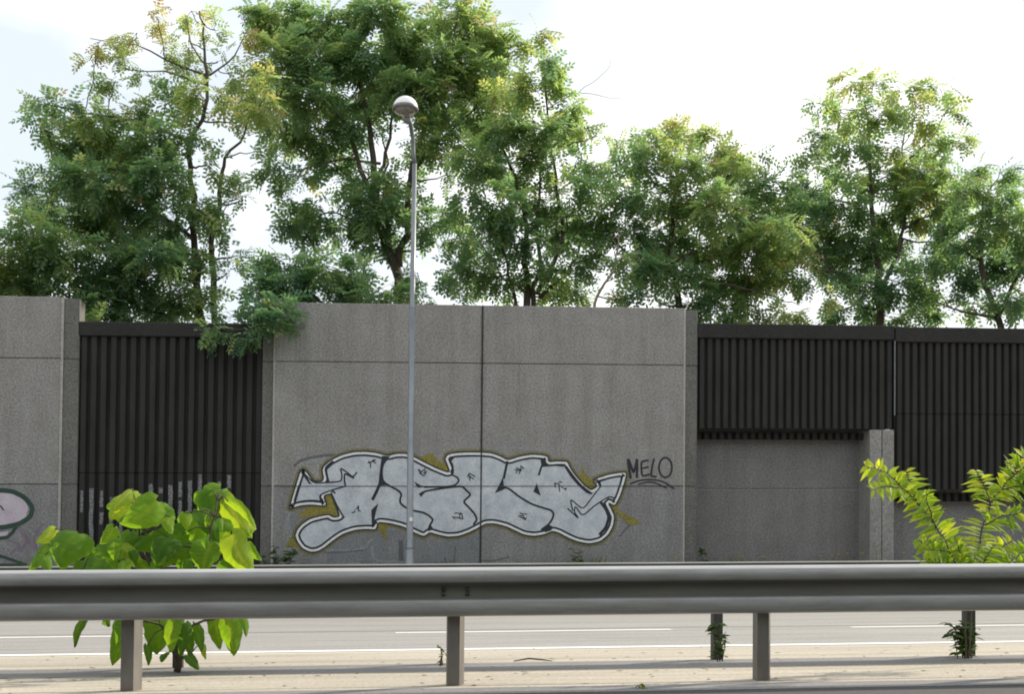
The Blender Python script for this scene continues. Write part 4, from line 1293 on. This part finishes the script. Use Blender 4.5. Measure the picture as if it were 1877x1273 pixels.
def fronds(root, list_, Yc, conv, llen, lw, step, tbase, stemmat, matname, r0=.006, yvar=.15, zmin=.56):
    V, Fc, Tn = [], [], []
    st = MB()
    for pl, sc in list_:
        yv = random.uniform(-yvar, yvar)
        pts = [conv(x, y, Yc + yv * k / (len(pl) - 1)) for k, (x, y) in enumerate(pl)]
        pts = jitter_path(pts, .004, 5)
        n = len(pts)
        st.tube(pts, [r0 + (.002 - r0) * k / (n - 1) for k in range(n)], 6)
        cum = [0]
        for k in range(n - 1): cum.append(cum[-1] + (pts[k + 1] - pts[k]).length)
        s_ = step * random.uniform(1, 2)
        tb = tbase + random.gauss(0, .08)
        while s_ < cum[-1]:
            k = max(i for i in range(n) if cum[i] <= s_)
            k = min(k, n - 2)
            p = pts[k].lerp(pts[k + 1], (s_ - cum[k]) / max(1e-6, cum[k + 1] - cum[k]))
            dr = (pts[k + 1] - pts[k]).normalized()
            fr = s_ / cum[-1]
            for sg in ((-1, 1) if p.z > zmin else ()):
                out = dr.cross(Vector((0, -1, .35)).normalized()).normalized() * sg
                d = (out * .95 + dr * .35 + Vector((random.gauss(0, .12), random.uniform(-.55, .3), random.gauss(0, .12)))).normalized()
                d.z *= .65; d.normalize()
                nm = (Vector((random.gauss(0, .3), -.65, .75 + random.gauss(0, .2)))); nm = (nm - d * nm.dot(d)).normalized()
                l_ = llen * sc * (.75 + .5 * math.sin(math.pi * min(1, fr + .12))) * random.uniform(.8, 1.15)
                lance(V, Fc, Tn, p, d, l_, lw * sc * random.uniform(.85, 1.2), max(0, min(1, tb + .28 * (fr - .4) + random.gauss(0, .12))), nm)
            s_ += step * random.uniform(.8, 1.25)
    st.build('stem', M[stemmat], root, True)
    link_mesh('foliage', [tuple(v) for v in V], Fc, M[matname], root, False, None, Tn)


sap = empty('feathery_sapling', (c6(1180, 1250, 9.45).x, 9.45, 0), 'yellow green feathery sapling with long leaflets behind the near guard rail', 'plant')
fr_list = [([(1130, 2000), (1110, 1300), (920, 900), (770, 690), (600, 500), (420, 330), (240, 270)], 1.0),
           ([(1150, 2000), (1190, 1300), (1260, 900), (1350, 600), (1500, 400), (1640, 180)], 1.0),
           ([(1110, 1300), (980, 1040), (760, 1020)], .85), ([(1200, 1250), (1350, 1060), (1560, 930)], .9), ([(1350, 620), (1300, 450), (1220, 310)], .9),
           ([(1450, 480), (1650, 440), (1850, 520)], 1.0), ([(1160, 1300), (1080, 1050), (1030, 900)], .6), ([(1500, 400), (1720, 230), (1900, 190)], 1.1), ([(1380, 1300), (1560, 1100), (1780, 950)], .9),
           ([(1020, 1150), (860, 1060), (700, 930)], .8), ([(700, 620), (640, 470), (580, 300)], .8), ([(1300, 800), (1450, 720), (1620, 690)], .9), ([(560, 470), (420, 450), (290, 480)], .7),
           ([(1250, 1300), (1300, 1100), (1380, 980)], .9), ([(1060, 1300), (900, 1150), (720, 1130)], .8), ([(860, 830), (780, 600), (770, 500)], .7), ([(1500, 1300), (1650, 1150), (1800, 1120)], .9),
           ([(1640, 400), (1760, 330), (1900, 300)], 1.0), ([(1190, 1500), (1330, 1350), (1500, 1290)], .9), ([(1120, 1500), (950, 1350), (800, 1300)], .9)]
fronds(sap, fr_list, 9.45, c6, .14, .040, .024, .5, 'stem_brown', 'frond')


# ------------------------------------------------------------------ small weeds
def weed(name, label, cat, px, py, Y, wpx, hpx, n, lpx, mat_='weed', tint=.4, group=None, stems_=5, zb_=None):
    g = zb_ if zb_ is not None else vz(Y)
    b0 = at(px, py, Y)
    root = empty(name, (b0.x, Y, g), label, cat, group)
    ppm = F / Y
    V, Fc, Tn = [], [], []
    st = MB()
    for s_ in range(stems_):
        top = b0 + Vector((random.uniform(-.5, .5) * wpx / ppm, random.uniform(-.3, .3) * wpx / ppm, random.uniform(.55, 1) * hpx / ppm))
        foot = Vector((b0.x + random.gauss(0, .03), Y + random.gauss(0, .03), g - .02))
        mid = foot.lerp(top, .55) + Vector((random.gauss(0, .02), 0, .03))
        path = [foot, foot.lerp(mid, .5), mid, top]
        st.tube(path, [.005, .004, .003, .002], 5)
        for k in range(n // stems_):
            f_ = random.uniform(.15, 1)
            lo = max(f_, (b0.z - g) / max(.05, (top.z - g)) * .9)
            p = mid.lerp(top, max(0, (lo - .5) * 2)) if lo > .5 else foot.lerp(mid, lo * 2)
            d = Vector((random.gauss(0, 1), random.gauss(0, .8), random.uniform(-.3, .6))).normalized()
            nm = Vector((random.gauss(0, .3), -.4, .8)); nm = (nm - d * nm.dot(d)).normalized()
            L = lpx / ppm * random.uniform(.6, 1.2)
            lance(V, Fc, Tn, p, d, L, L * random.uniform(.35, .55), max(0, min(1, tint + random.gauss(0, .15))), nm)
    st.build('stem', M['stem_brown'], root, True)
    link_mesh('foliage', [tuple(v) for v in V], Fc, M[mat_], root, False, None, Tn)
    return root


weed('climbing_weed', 'small leafy weed wound round the far post between two near posts', 'weed', 1316, 1215, YF - .12, 26, 78, 80, 17, 'weed', .38)
weed('leafy_weed', 'bushy dark green weed at the foot of the rightmost far post', 'weed', 1772, 1203, YF - .16, 74, 70, 240, 20, 'weed', .42, stems_=12)
weed('leafy_weed', 'tiny green weed beside the middle near post', 'weed', 812, 1222, YF - .1, 22, 40, 18, 11, 'weed', .5)
weed('leafy_weed', 'short yellow green tuft at the bottom edge of the roadside', 'weed', 1180, 1275, 8.25, 22, 16, 24, 10, 'frond', .6)
weed('leafy_weed', 'dark green weed at the left foot of the graffiti wall', 'weed', 518, 1110, YW - .35, 60, 125, 150, 15, 'weed', .2, stems_=12)
weed('leafy_weed', 'small dark weed growing in front of the graffiti wall under the silver tail', 'weed', 590, 1110, YW - .3, 40, 85, 50, 12, 'weed', .3, stems_=6)
weed('leafy_weed', 'thin green weed below the right half of the graffiti', 'weed', 1058, 1110, YW - .3, 26, 125, 60, 12, 'weed', .3, stems_=5)
weed('leafy_weed', 'faint small weed right of the wall joint at the wall foot', 'weed', 948, 1110, YW - .25, 14, 105, 26, 9, 'weed', .25, stems_=3)
weed('leafy_weed', 'dark weed in the left corner of the concrete alcove', 'weed', 1288, 1110, YW + .2, 20, 115, 50, 13, 'weed', .2, stems_=5)
weed('leafy_weed', 'weed at the right foot of the black ribbed barrier', 'weed', 484, 1110, YW - .2, 24, 100, 40, 12, 'weed', .3, stems_=5)

# yellow flowers along the alcove
for i, (fx, fy) in enumerate(((1504, 1021), (1525, 1020), (1536, 1018), (1552, 1016), (1580, 1016), (1607, 1016), (1655, 1015), (1240, 1024), (1358, 1022), (1400, 1022))):
    Yf = YW - .25
    top = at(fx, fy, Yf)
    root = empty('wildflower', (top.x, Yf, vz(Yf)), 'small yellow wildflower on a thin stalk at the foot of the wall', 'flower', 'yellow wildflowers at the wall foot')
    b = MB(); b.tube([(top.x + random.gauss(0, .05), Yf, vz(Yf) - .03), (top.x + random.gauss(0, .02), Yf, (vz(Yf) + top.z) / 2), top], [.006, .005, .004], 5); b.build('stalk', M['stem'], root, True)
    b = MB()
    for k in range(8):
        a = k * math.pi / 4 + random.random() * .3
        d = Vector((math.cos(a), math.sin(a) * .6, .35)).normalized()
        s_ = d.cross(Vector((0, 0, 1))).normalized()
        b.add([top, top + d * .03 + s_ * .016, top + d * .062, top + d * .03 - s_ * .016], [(0, 1, 2, 3)])
    b.lathe(top, (0, 0, 1), [(.001, .016), (.014, .008), (.014, -.004)], 8)
    b.build('blossom', M['petal'], root)

# grass along the wall foot: uncountable
gv, gf, gt = [], [], []
for _ in range(3600):
    px = random.uniform(-200, 2050)
    Yg = YW - random.uniform(.08, .75)
    p = at(px, 1080, Yg); z0 = vz(Yg) - .02
    k = 1 + .5 * math.sin(p.x * 1.7) + .4 * math.sin(p.x * 4.1 + 1)
    h = random.uniform(.22, .5) * (.45 + .5 * max(0, k - .3)) + .1
    ln = Vector((random.gauss(0, .12), random.gauss(0, .1), 0)); w = random.uniform(.006, .012)
    b0 = len(gv)
    gv += [(p.x - w, Yg, z0), (p.x + w, Yg, z0), (p.x + ln.x * .5 + w * .6, Yg + ln.y * .5, z0 + h * .6), (p.x + ln.x * 1.3, Yg + ln.y, z0 + h)]
    gf.append((b0, b0 + 1, b0 + 2, b0 + 3)); gt += [min(1, max(0, random.gauss(.55, .25)))] * 4
tag(link_mesh('grass', gv, gf, M['weed'], None, False, None, gt), 'thin dry grass along the foot of the noise walls', 'grass', None, 'stuff')

# litter and pebbles on the median: uncountable
lv, lf = [], []
for _ in range(380):
    Yl = random.choice((random.gauss(9.6, .5), random.uniform(8.0, 12.2)))
    if Yl < 8.0 or Yl > 12.3: continue
    x = random.uniform(-5.5, 7.5); z = gz(Yl)
    L, w, h = random.uniform(.015, .07), random.uniform(.008, .022), random.uniform(.002, .006)
    a = random.gauss(0, .6)
    ca, sa = math.cos(a), math.sin(a)
    b0 = len(lv)
    for (u, v_, q) in ((-1, 0, 0), (0, -1, 0), (1, 0, 0), (0, 1, 0), (0, 0, 1)):
        uu, vv = u * L / 2, v_ * w / 2
        lv.append((x + uu * ca - vv * sa, Yl + uu * sa + vv * ca, z + .002 + q * h))
    lf += [(b0, b0 + 1, b0 + 4), (b0 + 1, b0 + 2, b0 + 4), (b0 + 2, b0 + 3, b0 + 4), (b0 + 3, b0, b0 + 4)]
tag(link_mesh('leaf_litter', lv, lf, M['litter']), 'scattered dry bits and pebbles on the sandy median', 'litter', None, 'stuff')
b = MB()
tw = at(970, 1218, 10.3)
b.tube([(tw.x - .12, 10.28, .004), (tw.x, 10.33, .018), (tw.x + .1, 10.3, .010), (tw.x + .17, 10.24, .004)], [.004, .007, .006, .003], 6)
tag(b.build('twig', M['stem_brown'], None, True), 'short dark twig lying on the median between the posts', 'twig')
